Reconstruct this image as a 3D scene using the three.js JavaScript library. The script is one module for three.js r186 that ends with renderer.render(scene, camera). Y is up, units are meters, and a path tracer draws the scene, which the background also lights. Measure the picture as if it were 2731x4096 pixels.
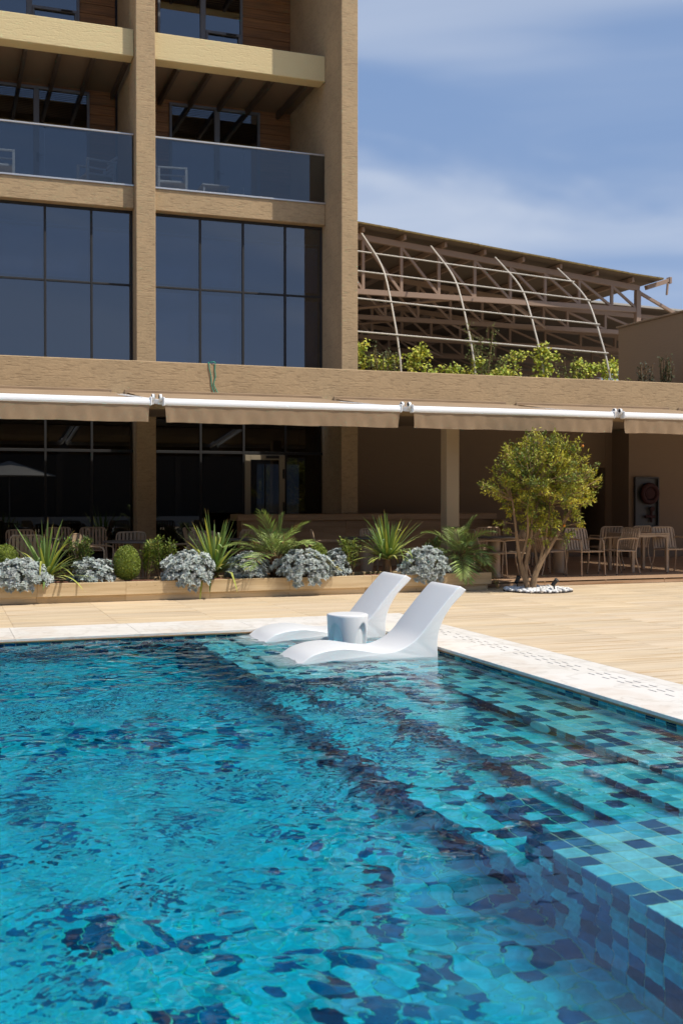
import * as THREE from 'three';
import { mergeGeometries } from 'three/addons/utils/BufferGeometryUtils.js';

// ---------- camera, sky, sun, exposure ----------
const scene = new THREE.Scene();
const camera = new THREE.PerspectiveCamera(49.51, 682 / 1024, 0.1, 600);
camera.position.set(0, 1.5, 0);
camera.rotation.set(-0.75 * Math.PI / 180, -19.8 * Math.PI / 180, 0, 'YXZ');
camera.focus = 10.6;
camera.userData.fStop = 3.4;
const renderer = new THREE.WebGLRenderer({ antialias: true });
renderer.setSize(682, 1024);
renderer.toneMapping = THREE.LinearToneMapping;
renderer.toneMappingExposure = 1.0;
renderer.shadowMap.enabled = true;

const SUN_EL = 60 * Math.PI / 180, SUN_AZ = 50 * Math.PI / 180;
const sunDir = new THREE.Vector3(Math.cos(SUN_EL) * Math.sin(SUN_AZ), Math.sin(SUN_EL), Math.cos(SUN_EL) * Math.cos(SUN_AZ));
const sun = new THREE.DirectionalLight(new THREE.Color().setRGB(1.0, 0.93, 0.82), 4.7);
sun.name = 'sun';
sun.position.copy(sunDir).multiplyScalar(60).add(new THREE.Vector3(6, 0, -14));
sun.target.position.set(6, 0, -14);
sun.castShadow = true;
sun.shadow.mapSize.set(4096, 4096);
Object.assign(sun.shadow.camera, { left: -28, right: 28, top: 28, bottom: -28, near: 1, far: 140 });
scene.add(sun, sun.target);

// ---------- noise ----------
function rng(seed) { let a = seed >>> 0; return () => { a = (a + 0x6D2B79F5) >>> 0; let t = Math.imul(a ^ (a >>> 15), 1 | a); t = (t + Math.imul(t ^ (t >>> 7), 61 | t)) ^ t; return ((t ^ (t >>> 14)) >>> 0) / 4294967296; }; }
function hash2(ix, iy, s) { let h = Math.imul(ix, 374761393) ^ Math.imul(iy, 668265263) ^ Math.imul(s, 974634777); h = Math.imul(h ^ (h >>> 13), 1274126177); h ^= h >>> 16; return (h >>> 0) / 4294967296; }
// value noise, periodic with px, py cells
function vnoise(x, y, px, py, s) {
  const ix = Math.floor(x), iy = Math.floor(y), fx = x - ix, fy = y - iy, u = fx * fx * (3 - 2 * fx), v = fy * fy * (3 - 2 * fy);
  const X0 = ((ix % px) + px) % px, X1 = (X0 + 1) % px, Y0 = ((iy % py) + py) % py, Y1 = (Y0 + 1) % py;
  const a = hash2(X0, Y0, s), b = hash2(X1, Y0, s), c = hash2(X0, Y1, s), d = hash2(X1, Y1, s);
  return a + (b - a) * u + (c - a + (a - b + d - c) * u) * v;
}
function fbm(u, v, cx, cy, oct, s) { let f = 0, a = 0.5, n = 0; for (let i = 0; i < oct; i++) { f += a * vnoise(u * cx, v * cy, cx, cy, s + i * 17); n += a; a *= 0.55; cx *= 2; cy *= 2; } return f / n; }
const clamp = THREE.MathUtils.clamp, lerp = THREE.MathUtils.lerp, sstep = (x, a, b) => a < b ? THREE.MathUtils.smoothstep(x, a, b) : 1 - THREE.MathUtils.smoothstep(x, b, a);

// ---------- sky: computed, clear blue with thin cirrus ----------
{
  const W = 2048, H = 1024, data = new Float32Array(W * H * 4);
  for (let r = 0; r < H; r++) {
    const el = ((r + 0.5) / H - 0.5) * Math.PI, y = Math.sin(el), up = Math.max(0, y);
    for (let c = 0; c < W; c++) {
      const az = ((c + 0.5) / W - 0.5) * 2 * Math.PI, x = Math.cos(az) * Math.cos(el), z = Math.sin(az) * Math.cos(el);
      const dim = 1 - 0.45 * Math.max(0, up - 0.35);
      let R = (0.130 + 0.32 * Math.exp(-up / 0.19)) * dim, G = (0.250 + 0.31 * Math.exp(-up / 0.21)) * dim, B = (0.510 + 0.25 * Math.exp(-up / 0.24)) * dim;
      const cosS = x * sunDir.x + y * sunDir.y + z * sunDir.z, th = Math.acos(clamp(cosS, -1, 1)) * 57.2958;
      const glow = 2.6 * Math.exp(-Math.pow(th / 9, 1.1)) + 0.2 * Math.exp(-th / 22);
      // thin cirrus, laid out on a plane high above
      let cl = 0;
      if (y > 0.02) {
        const k = 1 / (y + 0.12), px = (x * 0.94 + z * 0.34) * k * 0.9 + 30, pz = (z * 0.94 - x * 0.34) * k * 2.0 + 30;
        const wob = fbm(px / 64, pz / 64, 64, 64, 3, 5) * 1.6;
        const a = fbm((px + wob) / 64, (pz + wob * 0.6) / 64, 64, 64, 6, 11), b = fbm(px / 64, pz / 64, 20, 20, 3, 40);
        cl = sstep(a, 0.32, 0.85) * sstep(b, 0.22, 0.75) * 0.62 * sstep(y, 0.02, 0.12) + 0.07;
      }
      R = lerp(R, 0.72, cl) + glow; G = lerp(G, 0.77, cl) + glow * 0.95; B = lerp(B, 0.86, cl) + glow * 0.86;
      const o = (r * W + c) * 4;
      data[o] = R; data[o + 1] = G; data[o + 2] = B; data[o + 3] = 1;
    }
  }
  const sky = new THREE.DataTexture(data, W, H, THREE.RGBAFormat, THREE.FloatType);
  sky.mapping = THREE.EquirectangularReflectionMapping;
  sky.minFilter = sky.magFilter = THREE.LinearFilter;
  sky.needsUpdate = true;
  scene.background = sky;
  scene.environment = sky;
}

// ---------- helpers ----------
const taken = new Map();
function numbered(name) { const n = taken.get(name) ?? 0; taken.set(name, n + 1); return n ? `${name}_${String(n).padStart(3, '0')}` : name; }
function add(o, parent = scene) { o.traverse((m) => { if (m.isMesh) { m.castShadow = m.receiveShadow = true; } }); parent.add(o); return o; }
function mesh(name, geo, mat, parent = scene) {
  const m = new THREE.Mesh(Array.isArray(geo) ? merge(geo) : geo, mat);
  m.name = parent === scene ? numbered(name) : name;
  return add(m, parent);
}
function group(name, x = 0, y = 0, z = 0, turn = 0) { const g = new THREE.Group(); g.name = numbered(name); g.position.set(x, y, z); g.rotation.y = turn; scene.add(g); return g; }
function tag(o, label, category, grp) { o.userData.label = label; if (category) o.userData.category = category; if (grp) o.userData.group = grp; return o; }
function struct(o, label) { o.userData.kind = 'structure'; if (label) o.userData.label = label; return o; }
function copyOf(src, label, x, y, z, turn) {
  const c = src.clone(); c.name = numbered(src.name.replace(/_\d{3}$/, '')); c.userData = { ...src.userData }; if (label) c.userData.label = label;
  c.position.set(x, y, z); if (turn !== undefined) c.rotation.y = turn; scene.add(c); return c;
}
function merge(list) {
  const gs = list.flat(9).map((g) => { const n = g.index ? g.toNonIndexed() : g; for (const k of Object.keys(n.attributes)) if (!['position', 'normal', 'uv', 'color'].includes(k)) n.deleteAttribute(k); return n; });
  const anyColor = gs.some((g) => g.attributes.color);
  if (anyColor) for (const g of gs) if (!g.attributes.color) g.setAttribute('color', new THREE.BufferAttribute(new Float32Array(g.attributes.position.count * 3).fill(1), 3));
  return gs.length === 1 ? gs[0] : mergeGeometries(gs);
}
// uv in metres from the two axes across each face
function metric(geo, ox = 0, oy = 0) {
  const g = geo.index ? geo.toNonIndexed() : geo, p = g.attributes.position, n = g.attributes.normal, uv = new Float32Array(p.count * 2);
  for (let i = 0; i < p.count; i++) {
    const ax = Math.abs(n.getX(i)), ay = Math.abs(n.getY(i)), az = Math.abs(n.getZ(i));
    if (ay >= ax && ay >= az) { uv[2 * i] = p.getX(i) + ox; uv[2 * i + 1] = -p.getZ(i) + oy; } else if (ax >= az) { uv[2 * i] = p.getZ(i) + ox; uv[2 * i + 1] = p.getY(i) + oy; } else { uv[2 * i] = p.getX(i) + ox; uv[2 * i + 1] = p.getY(i) + oy; }
  }
  g.setAttribute('uv', new THREE.BufferAttribute(uv, 2));
  return g;
}
// a box between two corners with chamfered edges (44 triangles), uv in metres
function cbox(x0, y0, z0, x1, y1, z1, b = 0.004) {
  const cx = (x0 + x1) / 2, cy = (y0 + y1) / 2, cz = (z0 + z1) / 2, h = [(x1 - x0) / 2, (y1 - y0) / 2, (z1 - z0) / 2];
  b = Math.min(b, h[0] * 0.9, h[1] * 0.9, h[2] * 0.9);
  const pos = [], nor = [];
  const tri = (a, bb, c) => {
    const A = new THREE.Vector3(...a), B = new THREE.Vector3(...bb), C = new THREE.Vector3(...c), n = B.clone().sub(A).cross(C.clone().sub(A)).normalize();
    const m = A.clone().add(B).add(C);
    if (n.dot(m) < 0) { n.negate(); pos.push(...a, ...c, ...bb); } else pos.push(...a, ...bb, ...c);
    for (let k = 0; k < 3; k++) nor.push(n.x, n.y, n.z);
  };
  const V = (s, ax) => [0, 1, 2].map((k) => s[k] * (k === ax ? h[k] : h[k] - b)); // corner s on face ax
  const quad = (a, bb, c, d) => { tri(a, bb, c); tri(a, c, d); };
  for (let ax = 0; ax < 3; ax++) {
    const u = (ax + 1) % 3, v = (ax + 2) % 3;
    for (const s of [-1, 1]) {
      const q = [[-1, -1], [1, -1], [1, 1], [-1, 1]].map(([i, j]) => { const t = [0, 0, 0]; t[ax] = s; t[u] = i; t[v] = j; return V(t, ax); });
      quad(...q);
    }
    for (const i of [-1, 1]) for (const j of [-1, 1]) { // edge along ax
      const t0 = [0, 0, 0], t1 = [0, 0, 0]; t0[ax] = -1; t1[ax] = 1; t0[u] = t1[u] = i; t0[v] = t1[v] = j;
      quad(V(t0, u), V(t1, u), V(t1, v), V(t0, v));
    }
  }
  for (const i of [-1, 1]) for (const j of [-1, 1]) for (const k of [-1, 1]) tri(V([i, j, k], 0), V([i, j, k], 1), V([i, j, k], 2));
  const g = new THREE.BufferGeometry();
  g.setAttribute('position', new THREE.Float32BufferAttribute(pos, 3));
  g.setAttribute('normal', new THREE.Float32BufferAttribute(nor, 3));
  g.translate(cx, cy, cz);
  return metric(g);
}
function pbox(x0, y0, z0, x1, y1, z1) { const g = new THREE.BoxGeometry(x1 - x0, y1 - y0, z1 - z0); g.translate((x0 + x1) / 2, (y0 + y1) / 2, (z0 + z1) / 2); return metric(g); }
const V3 = (x, y, z) => new THREE.Vector3(x, y, z);
function tube(pts, r, seg = 24, rad = 8, tension = 0.5) { return new THREE.TubeGeometry(new THREE.CatmullRomCurve3(pts.map((p) => V3(...p)), false, 'catmullrom', tension), seg, r, rad); }
// straight bar between two points, square section w x d
function bar(a, b, w, d = w, b2 = 0.002) {
  const A = V3(...a), B = V3(...b), L = A.distanceTo(B), g = cbox(-w / 2, -L / 2, -d / 2, w / 2, L / 2, d / 2, b2);
  const q = new THREE.Quaternion().setFromUnitVectors(V3(0, 1, 0), B.clone().sub(A).normalize());
  return g.applyQuaternion(q).translate((A.x + B.x) / 2, (A.y + B.y) / 2, (A.z + B.z) / 2);
}
function rod(a, b, r, seg = 8) {
  const A = V3(...a), B = V3(...b), L = A.distanceTo(B), g = new THREE.CylinderGeometry(r, r, L, seg, 1);
  const q = new THREE.Quaternion().setFromUnitVectors(V3(0, 1, 0), B.clone().sub(A).normalize());
  return g.applyQuaternion(q).translate((A.x + B.x) / 2, (A.y + B.y) / 2, (A.z + B.z) / 2);
}
// texture from fn(u, v) -> [r, g, b] or a number, 0..1, periodic
function tex(n, fn, { srgb = false, rep = [1, 1], m = n } = {}) {
  const d = new Uint8Array(n * m * 4);
  for (let y = 0; y < m; y++) for (let x = 0; x < n; x++) {
    const c = fn(x / n, y / m, x, y), o = (y * n + x) * 4;
    if (typeof c === 'number') d[o] = d[o + 1] = d[o + 2] = clamp(c, 0, 1) * 255; else { d[o] = clamp(c[0], 0, 1) * 255; d[o + 1] = clamp(c[1], 0, 1) * 255; d[o + 2] = clamp(c[2], 0, 1) * 255; }
    d[o + 3] = 255;
  }
  const t = new THREE.DataTexture(d, n, m, THREE.RGBAFormat);
  t.wrapS = t.wrapT = THREE.RepeatWrapping; t.magFilter = THREE.LinearFilter; t.minFilter = THREE.LinearMipmapLinearFilter; t.generateMipmaps = true;
  if (srgb) t.colorSpace = THREE.SRGBColorSpace;
  t.repeat.set(...rep); t.needsUpdate = true;
  return t;
}
const lin = (r, g, b) => new THREE.Color().setRGB(r, g, b);
const std = (o) => new THREE.MeshStandardMaterial(o), phys = (o) => new THREE.MeshPhysicalMaterial(o);
// projected size of a small piece, to choose which pieces show largest
const fwd = V3(Math.sin(19.8 * Math.PI / 180), 0, -Math.cos(19.8 * Math.PI / 180)), rgt = V3(-fwd.z, 0, fwd.x);
function nearness(p) { const d = V3(p.x - camera.position.x, 0, p.z - camera.position.z), z = d.dot(fwd), x = d.dot(rgt); if (z < 1) return -1; return Math.abs(x / z) > 0.33 ? 0.001 / z : 1 / z; }
// ---------- pool: basin, shelves, steps, tiles ----------
const XR = 4.72, ZB = -12.25, ZF = -0.9, XL = -8, XS = 2.65, T = 0.12, YW = -0.06;
const groutMat = phys({ color: lin(0.84, 0.77, 0.54), roughness: 0.9, specularIntensity: 0.1 });
const tileMottle = tex(256, (u, v) => { const a = fbm(u, v, 6, 6, 4, 3), b = fbm(u, v, 24, 24, 2, 9); return 0.80 + 0.5 * (a - 0.5) + 0.16 * (b - 0.5); }, { srgb: false });
const tileBump = tex(128, (u, v) => fbm(u, v, 5, 5, 3, 77));
const tileTones = [];
{
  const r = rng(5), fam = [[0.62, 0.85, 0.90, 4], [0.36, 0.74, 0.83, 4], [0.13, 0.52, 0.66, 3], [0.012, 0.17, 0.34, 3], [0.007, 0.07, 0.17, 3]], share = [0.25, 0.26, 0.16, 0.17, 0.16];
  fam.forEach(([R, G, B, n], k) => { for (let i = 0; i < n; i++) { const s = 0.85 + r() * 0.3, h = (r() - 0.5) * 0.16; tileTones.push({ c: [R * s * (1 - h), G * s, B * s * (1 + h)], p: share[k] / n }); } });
}
const tileMats = tileTones.map(({ c }) => phys({ color: lin(...c), map: tileMottle, bumpMap: tileBump, bumpScale: 0.002, roughness: 0.4, specularIntensity: 0.1 }));
const tileMix = phys({ color: lin(1, 1, 1), map: tileMottle, vertexColors: true, roughness: 0.4, specularIntensity: 0.1 });
// four tile shapes that differ in which stretch of the glaze they show
const tileGeos = [0, 1, 2, 3].map((k) => {
  const w = (T - 0.0075) / 2, g = cbox(-w, -0.006, -w, w, 0.001, w, 0.002), uv = g.attributes.uv, a = k * Math.PI / 2;
  for (let i = 0; i < uv.count; i++) { const x = uv.getX(i) * 3.2, y = uv.getY(i) * 3.2; uv.setXY(i, Math.cos(a) * x - Math.sin(a) * y + k * 0.37 + 0.2, Math.sin(a) * x + Math.cos(a) * y + k * 0.23); }
  return g;
});
const tr = rng(77);
function pickTone(upright, deep) { let p = tr() * (upright ? 0.62 : deep ? 0.86 : 1) + (upright ? 0.38 : 0), i = 0; while (i < tileTones.length - 1 && (p -= tileTones[i].p) > 0) i++; return i; }  // upright faces draw darker tiles, so riser shade is put into the colour
// faces: ['y', x0, x1, z0, z1, y] up; ['x', x, y0, y1, z0, z1] towards -x (or 'X' towards +x); ['z', z, x0, x1, y0, y1] towards +z
function tileField(parent, faces, most = 300) {
  const spots = [];
  for (const f of faces) {
    const k = f[0];
    if (k === 'y') { const [, x0, x1, z0, z1, y] = f; for (let i = 0; i < Math.round((x1 - x0) / T); i++) for (let j = 0; j < Math.round((z1 - z0) / T); j++) spots.push({ k, p: V3(x0 + (i + 0.5) * (x1 - x0) / Math.round((x1 - x0) / T), y, z1 - (j + 0.5) * (z1 - z0) / Math.round((z1 - z0) / T)), sx: (x1 - x0) / Math.round((x1 - x0) / T) / T, sz: (z1 - z0) / Math.round((z1 - z0) / T) / T }); } else if (k === 'x' || k === 'X') { const [, x, y0, y1, z0, z1] = f, n = Math.max(1, Math.round((y1 - y0) / T)), m = Math.round((z1 - z0) / T); for (let i = 0; i < n; i++) for (let j = 0; j < m; j++) spots.push({ k, p: V3(x, y0 + (i + 0.5) * (y1 - y0) / n, z1 - (j + 0.5) * (z1 - z0) / m), sx: (y1 - y0) / n / T, sz: (z1 - z0) / m / T }); } else { const [, z, x0, x1, y0, y1] = f, n = Math.max(1, Math.round((y1 - y0) / T)), m = Math.round((x1 - x0) / T); for (let i = 0; i < n; i++) for (let j = 0; j < m; j++) spots.push({ k, p: V3(x0 + (j + 0.5) * (x1 - x0) / m, y0 + (i + 0.5) * (y1 - y0) / n, z), sx: (x1 - x0) / m / T, sz: (y1 - y0) / n / T }); }
  }
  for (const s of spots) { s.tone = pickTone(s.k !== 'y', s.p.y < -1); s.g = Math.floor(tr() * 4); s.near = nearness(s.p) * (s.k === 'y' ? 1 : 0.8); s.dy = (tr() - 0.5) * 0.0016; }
  spots.sort((a, b) => b.near - a.near);
  const e = new THREE.Euler(), q = new THREE.Quaternion(), rest = [];
  spots.forEach((s, i) => {
    if (s.k === 'y') e.set(0, 0, 0); else if (s.k === 'x') e.set(0, 0, Math.PI / 2); else if (s.k === 'X') e.set(0, 0, -Math.PI / 2); else e.set(Math.PI / 2, 0, 0);
    if (i < most) {
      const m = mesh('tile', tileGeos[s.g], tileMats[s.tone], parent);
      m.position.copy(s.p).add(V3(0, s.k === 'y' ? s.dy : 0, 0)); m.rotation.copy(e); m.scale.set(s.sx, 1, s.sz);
    } else {
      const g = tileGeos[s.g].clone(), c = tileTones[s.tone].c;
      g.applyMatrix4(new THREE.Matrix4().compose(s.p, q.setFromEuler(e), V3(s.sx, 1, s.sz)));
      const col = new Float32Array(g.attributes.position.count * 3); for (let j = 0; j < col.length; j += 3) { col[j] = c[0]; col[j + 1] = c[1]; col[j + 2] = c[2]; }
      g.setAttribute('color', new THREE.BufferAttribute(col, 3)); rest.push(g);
    }
  });
  if (rest.length) { const m = mesh('tile_field', rest, tileMix, parent); m.userData.kind = 'stuff'; }
}
function basin(name, boxes, faces, label) { const g = group(name); struct(g, label); mesh('grout_bed', boxes.map((b) => pbox(...b)), groutMat, g); tileField(g, faces); return g; }
const YS = -0.28, Y2 = -0.55, Y3 = -0.82, YF = -1.2, e4 = 0.004;
const ZS = -9.30, ZN = -4.72, X1 = 4.03, X2 = 3.34;
basin('pool_floor', [[XL - 0.3, YF - 0.4, ZB - 0.3, XS + 0.02, YF - e4, ZF + 0.3]], [['y', -3.11, XS, ZB, -1.33, YF]], 'blue mosaic tiled floor of the deep part of the pool');
basin('pool_shelf', [[XS + e4, -1.62, ZB - 0.02, XR + 0.02, YS - e4, ZS - e4]], [['y', XS, XR, ZB, ZS, YS], ['x', XS, YF + e4, YS, ZB, ZS], ['z', ZS, XS, XR, Y3, YS]], 'shallow tiled shelf under the two white loungers');
basin('pool_shelf', [[XS + e4, -1.62, ZN + e4, XR + 0.02, YS - e4, ZF + 0.02]], [['y', XS, XR, ZN, -1.36, YS], ['x', XS, YF + e4, YS, ZN, -1.36]], 'shallow tiled shelf on the near side of the pool steps');
basin('pool_step', [[X1 + e4, -1.62, ZS - 0.01, XR + 0.02, YS - 0.03 - e4, ZN + 0.01]], [['y', X1, XR, ZS, ZN, YS - 0.03], ['x', X1, Y2, YS - 0.03, ZS, ZN]], 'topmost tiled pool step along the white coping');
basin('pool_step', [[X2 + e4, -1.63, ZS - 0.01, X1 + 0.01, Y2 - e4, ZN + 0.01]], [['y', X2, X1, ZS, ZN, Y2], ['x', X2, Y3, Y2, ZS, ZN]], 'middle tiled pool step');
basin('pool_step', [[XS + e4, -1.64, ZS - 0.01, X2 + 0.01, Y3 - e4, ZN + 0.01]], [['y', XS, X2, ZS, ZN, Y3], ['x', XS, YF + e4, Y3, ZS, ZN]], 'lowest tiled pool step above the deep floor');
for (const [xa, xb, y0, za, zb, l] of [[3.0, X2, Y3, ZS, -8.1, 'tiled half step at lounger end of lowest pool step'], [3.69, X1, Y2, ZS, -8.1, 'tiled half step at lounger end of middle pool step'], [3.0, X2, Y3, -5.88, ZN, 'tiled half step beside the near shelf on lowest pool step'], [3.69, X1, Y2, -5.88, ZN, 'tiled half step beside the near shelf on middle pool step']])
  basin('pool_half_step', [[xa + e4, y0 - 0.02, za + (za === ZS ? -0.005 : e4), xb + 0.005, y0 + 0.135 - e4, zb - (zb === ZN ? -0.005 : e4)]], [['y', xa, xb, za, zb, y0 + 0.135], ['x', xa, y0, y0 + 0.135, za, zb], ...(zb === ZN ? [] : [['z', zb, xa, xb, y0, y0 + 0.135]])], l);
basin('pool_wall', [[XR + e4, -1.7, ZB - 0.3, XR + 0.35, -0.045, ZF + 0.3]], [['x', XR, YS, -0.05, ZB, -1.3]], 'tiled pool side wall under the slotted white coping');
basin('pool_wall', [[XL - 0.3, -1.7, ZB - 0.35, XR + e4, -0.045, ZB - e4]], [['z', ZB, -3.0, XR, YF, -0.05]], 'tiled pool end wall below the coping in front of the planter');
struct(mesh('pool_wall', [pbox(XL - 0.35, -1.7, ZB, XL - 0.02, -0.045, ZF), pbox(XL - 0.3, -1.7, ZF + 0.02, XR, -0.045, ZF + 0.3)], groutMat), 'plain pool walls on the photographer side');

// ---------- water ----------
{
  const waves = [], r = rng(31);
  const band = (n, l0, l1, slope, spread) => { for (let i = 0; i < n; i++) { const wl = l0 * Math.pow(l1 / l0, r()), dir = Math.PI * 0.5 + (r() - 0.5) * spread, k = 2 * Math.PI / wl; waves.push({ kx: Math.cos(dir) * k, kz: Math.sin(dir) * k, ph: r() * 6.283, a: slope * Math.SQRT2 / Math.sqrt(n) / k, fine: wl < 0.13 }); } };
  band(14, 0.45, 1.5, 0.024, 2.6); band(24, 0.12, 0.40, 0.068, 2.6); band(40, 0.04, 0.12, 0.10, 2.8);
  const calm = (x, z) => { const s = sstep(x + (z + 4.7) * 0.42, 1.6, 2.9); return lerp(1, 0.10, s) * (0.6 + 0.8 * fbm((x + 20) / 40, (z + 30) / 40, 28, 28, 2, 8)); };
  const ht = (x, z) => { let h = 0, f = 0; const wx = x + 0.10 * Math.sin(z * 1.7 + x) + 0.02 * Math.sin(z * 9 + x * 3), wz = z + 0.09 * Math.sin(x * 2.1 + 1) + 0.02 * Math.sin(x * 8 - z * 4); for (const w of waves) { const v = w.a * Math.sin(w.kx * wx + w.kz * wz + w.ph); if (w.fine) f += v; else h += v; } return (h + f * (0.25 + 1.5 * sstep(fbm((x + 20) / 40, (z + 30) / 40, 44, 44, 2, 19), 0.3, 0.7))) * calm(x, z); };
  const xs = [], zs = [];
  for (let x = XL - 0.1; x < -0.7; x += 0.2) xs.push(x); for (let x = -0.7; x < XR + 0.08; x += 0.0135) xs.push(x); xs.push(XR + 0.1);
  for (let z = ZB - 0.1; z < -8; z += 0.017) zs.push(z); for (let z = -8; z < -2.9; z += 0.0135) zs.push(z); for (let z = -2.9; z < ZF + 0.1; z += 0.2) zs.push(z);
  const nx = xs.length, nz = zs.length, pos = [], nor = [], idx = [], H = new Float32Array(nx * nz);
  for (let j = 0; j < nz; j++) for (let i = 0; i < nx; i++) { const h = H[j * nx + i] = ht(xs[i], zs[j]); pos.push(xs[i], YW + h, zs[j]); }
  for (let j = 0; j < nz; j++) for (let i = 0; i < nx; i++) { const i0 = Math.max(0, i - 1), i1 = Math.min(nx - 1, i + 1), j0 = Math.max(0, j - 1), j1 = Math.min(nz - 1, j + 1); const n = V3(-(H[j * nx + i1] - H[j * nx + i0]) / (xs[i1] - xs[i0]), 1, -(H[j1 * nx + i] - H[j0 * nx + i]) / (zs[j1] - zs[j0])).normalize(); nor.push(n.x, n.y, n.z); }
  for (let j = 0; j < nz - 1; j++) for (let i = 0; i < nx - 1; i++) { const a = j * nx + i, b = a + 1, c = a + nx, d = c + 1; idx.push(a, c, b, b, c, d); }
  // sides and bottom, hidden in the basin
  const rim = []; for (let i = 0; i < nx; i++) rim.push(i); for (let j = 1; j < nz; j++) rim.push(j * nx + nx - 1); for (let i = nx - 2; i >= 0; i--) rim.push((nz - 1) * nx + i); for (let j = nz - 2; j >= 1; j--) rim.push(j * nx);
  const yb = YF - 0.2, s0 = pos.length / 3, cx = (XL + XR) / 2, cz = (ZB + ZF) / 2;
  for (const k of rim) { const x = pos[3 * k], y = pos[3 * k + 1], z = pos[3 * k + 2], n = V3(x - cx, 0, z - cz).normalize(); pos.push(x, y, z, x, yb, z); nor.push(n.x, n.y, n.z, n.x, n.y, n.z); }
  for (let k = 0; k < rim.length; k++) { const a = s0 + 2 * k, b = s0 + 2 * ((k + 1) % rim.length); idx.push(a, b, a + 1, b, b + 1, a + 1); }
  const c0 = pos.length / 3; pos.push(cx, yb, cz); nor.push(0, -1, 0);
  const b0 = pos.length / 3; for (const k of rim) { pos.push(pos[3 * k], yb, pos[3 * k + 2]); nor.push(0, -1, 0); }
  for (let k = 0; k < rim.length; k++) idx.push(c0, b0 + k, b0 + (k + 1) % rim.length);
  const g = new THREE.BufferGeometry(); g.setAttribute('position', new THREE.Float32BufferAttribute(pos, 3)); g.setAttribute('normal', new THREE.Float32BufferAttribute(nor, 3)); g.setIndex(idx);
  const water = phys({ color: lin(1, 1, 1), roughness: 0, transmission: 1, thickness: 1, ior: 1.333, attenuationColor: lin(0.04, 0.80, 0.93), attenuationDistance: 1.6 });
  struct(mesh('water', g, water), 'rippled clear turquoise pool water');
}
// ---------- surfaces of stone ----------
// vein-cut stone: streaks along u; 2.4 m by 1.2 m
const veinMap = tex(1024, (u, v) => {
  const w = v + 0.006 * fbm(u, v, 4, 4, 3, 2);
  const a = fbm(u, w, 2, 40, 4, 21), b = fbm(u, w, 5, 150, 2, 33), c = fbm(u, v, 3, 5, 3, 8), d = fbm(u, v, 160, 160, 2, 55);
  const t = clamp(0.55 + (a - 0.5) * 1.9 + (b - 0.5) * 0.9, 0, 1), k = 0.86 + 0.16 * c + 0.05 * (d - 0.5);
  const dark = sstep(t, 0.30, 0.05) * 0.30;
  return [(0.90 - 0.055 * (1 - t) - dark * 0.25) * k, (0.835 - 0.08 * (1 - t) - dark * 0.33) * k, (0.735 - 0.115 * (1 - t) - dark * 0.42) * k];
}, { srgb: true, rep: [1 / 2.4, 1 / 1.2] });
const veinBump = tex(512, (u, v) => fbm(u, v, 3, 60, 3, 21) * 0.7 + fbm(u, v, 90, 90, 2, 5) * 0.3, { rep: [1 / 2.4, 1 / 1.2] });
const deckMats = [0.97, 1.0, 1.03, 0.94].map((k, i) => std({ color: lin(0.96 * k, 0.935 * k, (0.89 + 0.02 * (i % 2)) * k), map: veinMap, bumpMap: veinBump, bumpScale: 0.0015, roughness: 0.55 }));
const jointMat = std({ color: lin(0.52, 0.45, 0.34), roughness: 0.95 });
const marbleMap = tex(1024, (u, v) => {
  const a = fbm(u, v, 4, 4, 5, 61), b = fbm(u + 0.06 * a, v + 0.08 * a, 7, 7, 4, 71), c = fbm(u, v, 120, 120, 2, 81);
  const vein = Math.exp(-Math.pow((b - 0.5) * 24, 2)) * 0.05, pit = sstep(c, 0.8, 0.95) * 0.05, tan = sstep(a, 0.52, 0.8) * 0.10;
  return [0.90 - vein - pit - tan * 0.45, 0.885 - vein * 1.1 - pit - tan * 0.75, 0.86 - vein * 1.2 - pit - tan];
}, { srgb: true, rep: [1 / 1.9, 1 / 1.9] });
const copingMat = std({ color: lin(0.92, 0.915, 0.91), map: marbleMap, roughness: 0.5 });
const copingMat2 = std({ color: lin(0.87, 0.86, 0.84), map: marbleMap, roughness: 0.55 });
const edgeMat = std({ color: lin(0.42, 0.32, 0.21), map: veinMap, roughness: 0.5 });
const slotMat = std({ color: lin(0.03, 0.022, 0.02), roughness: 0.9 });

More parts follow.
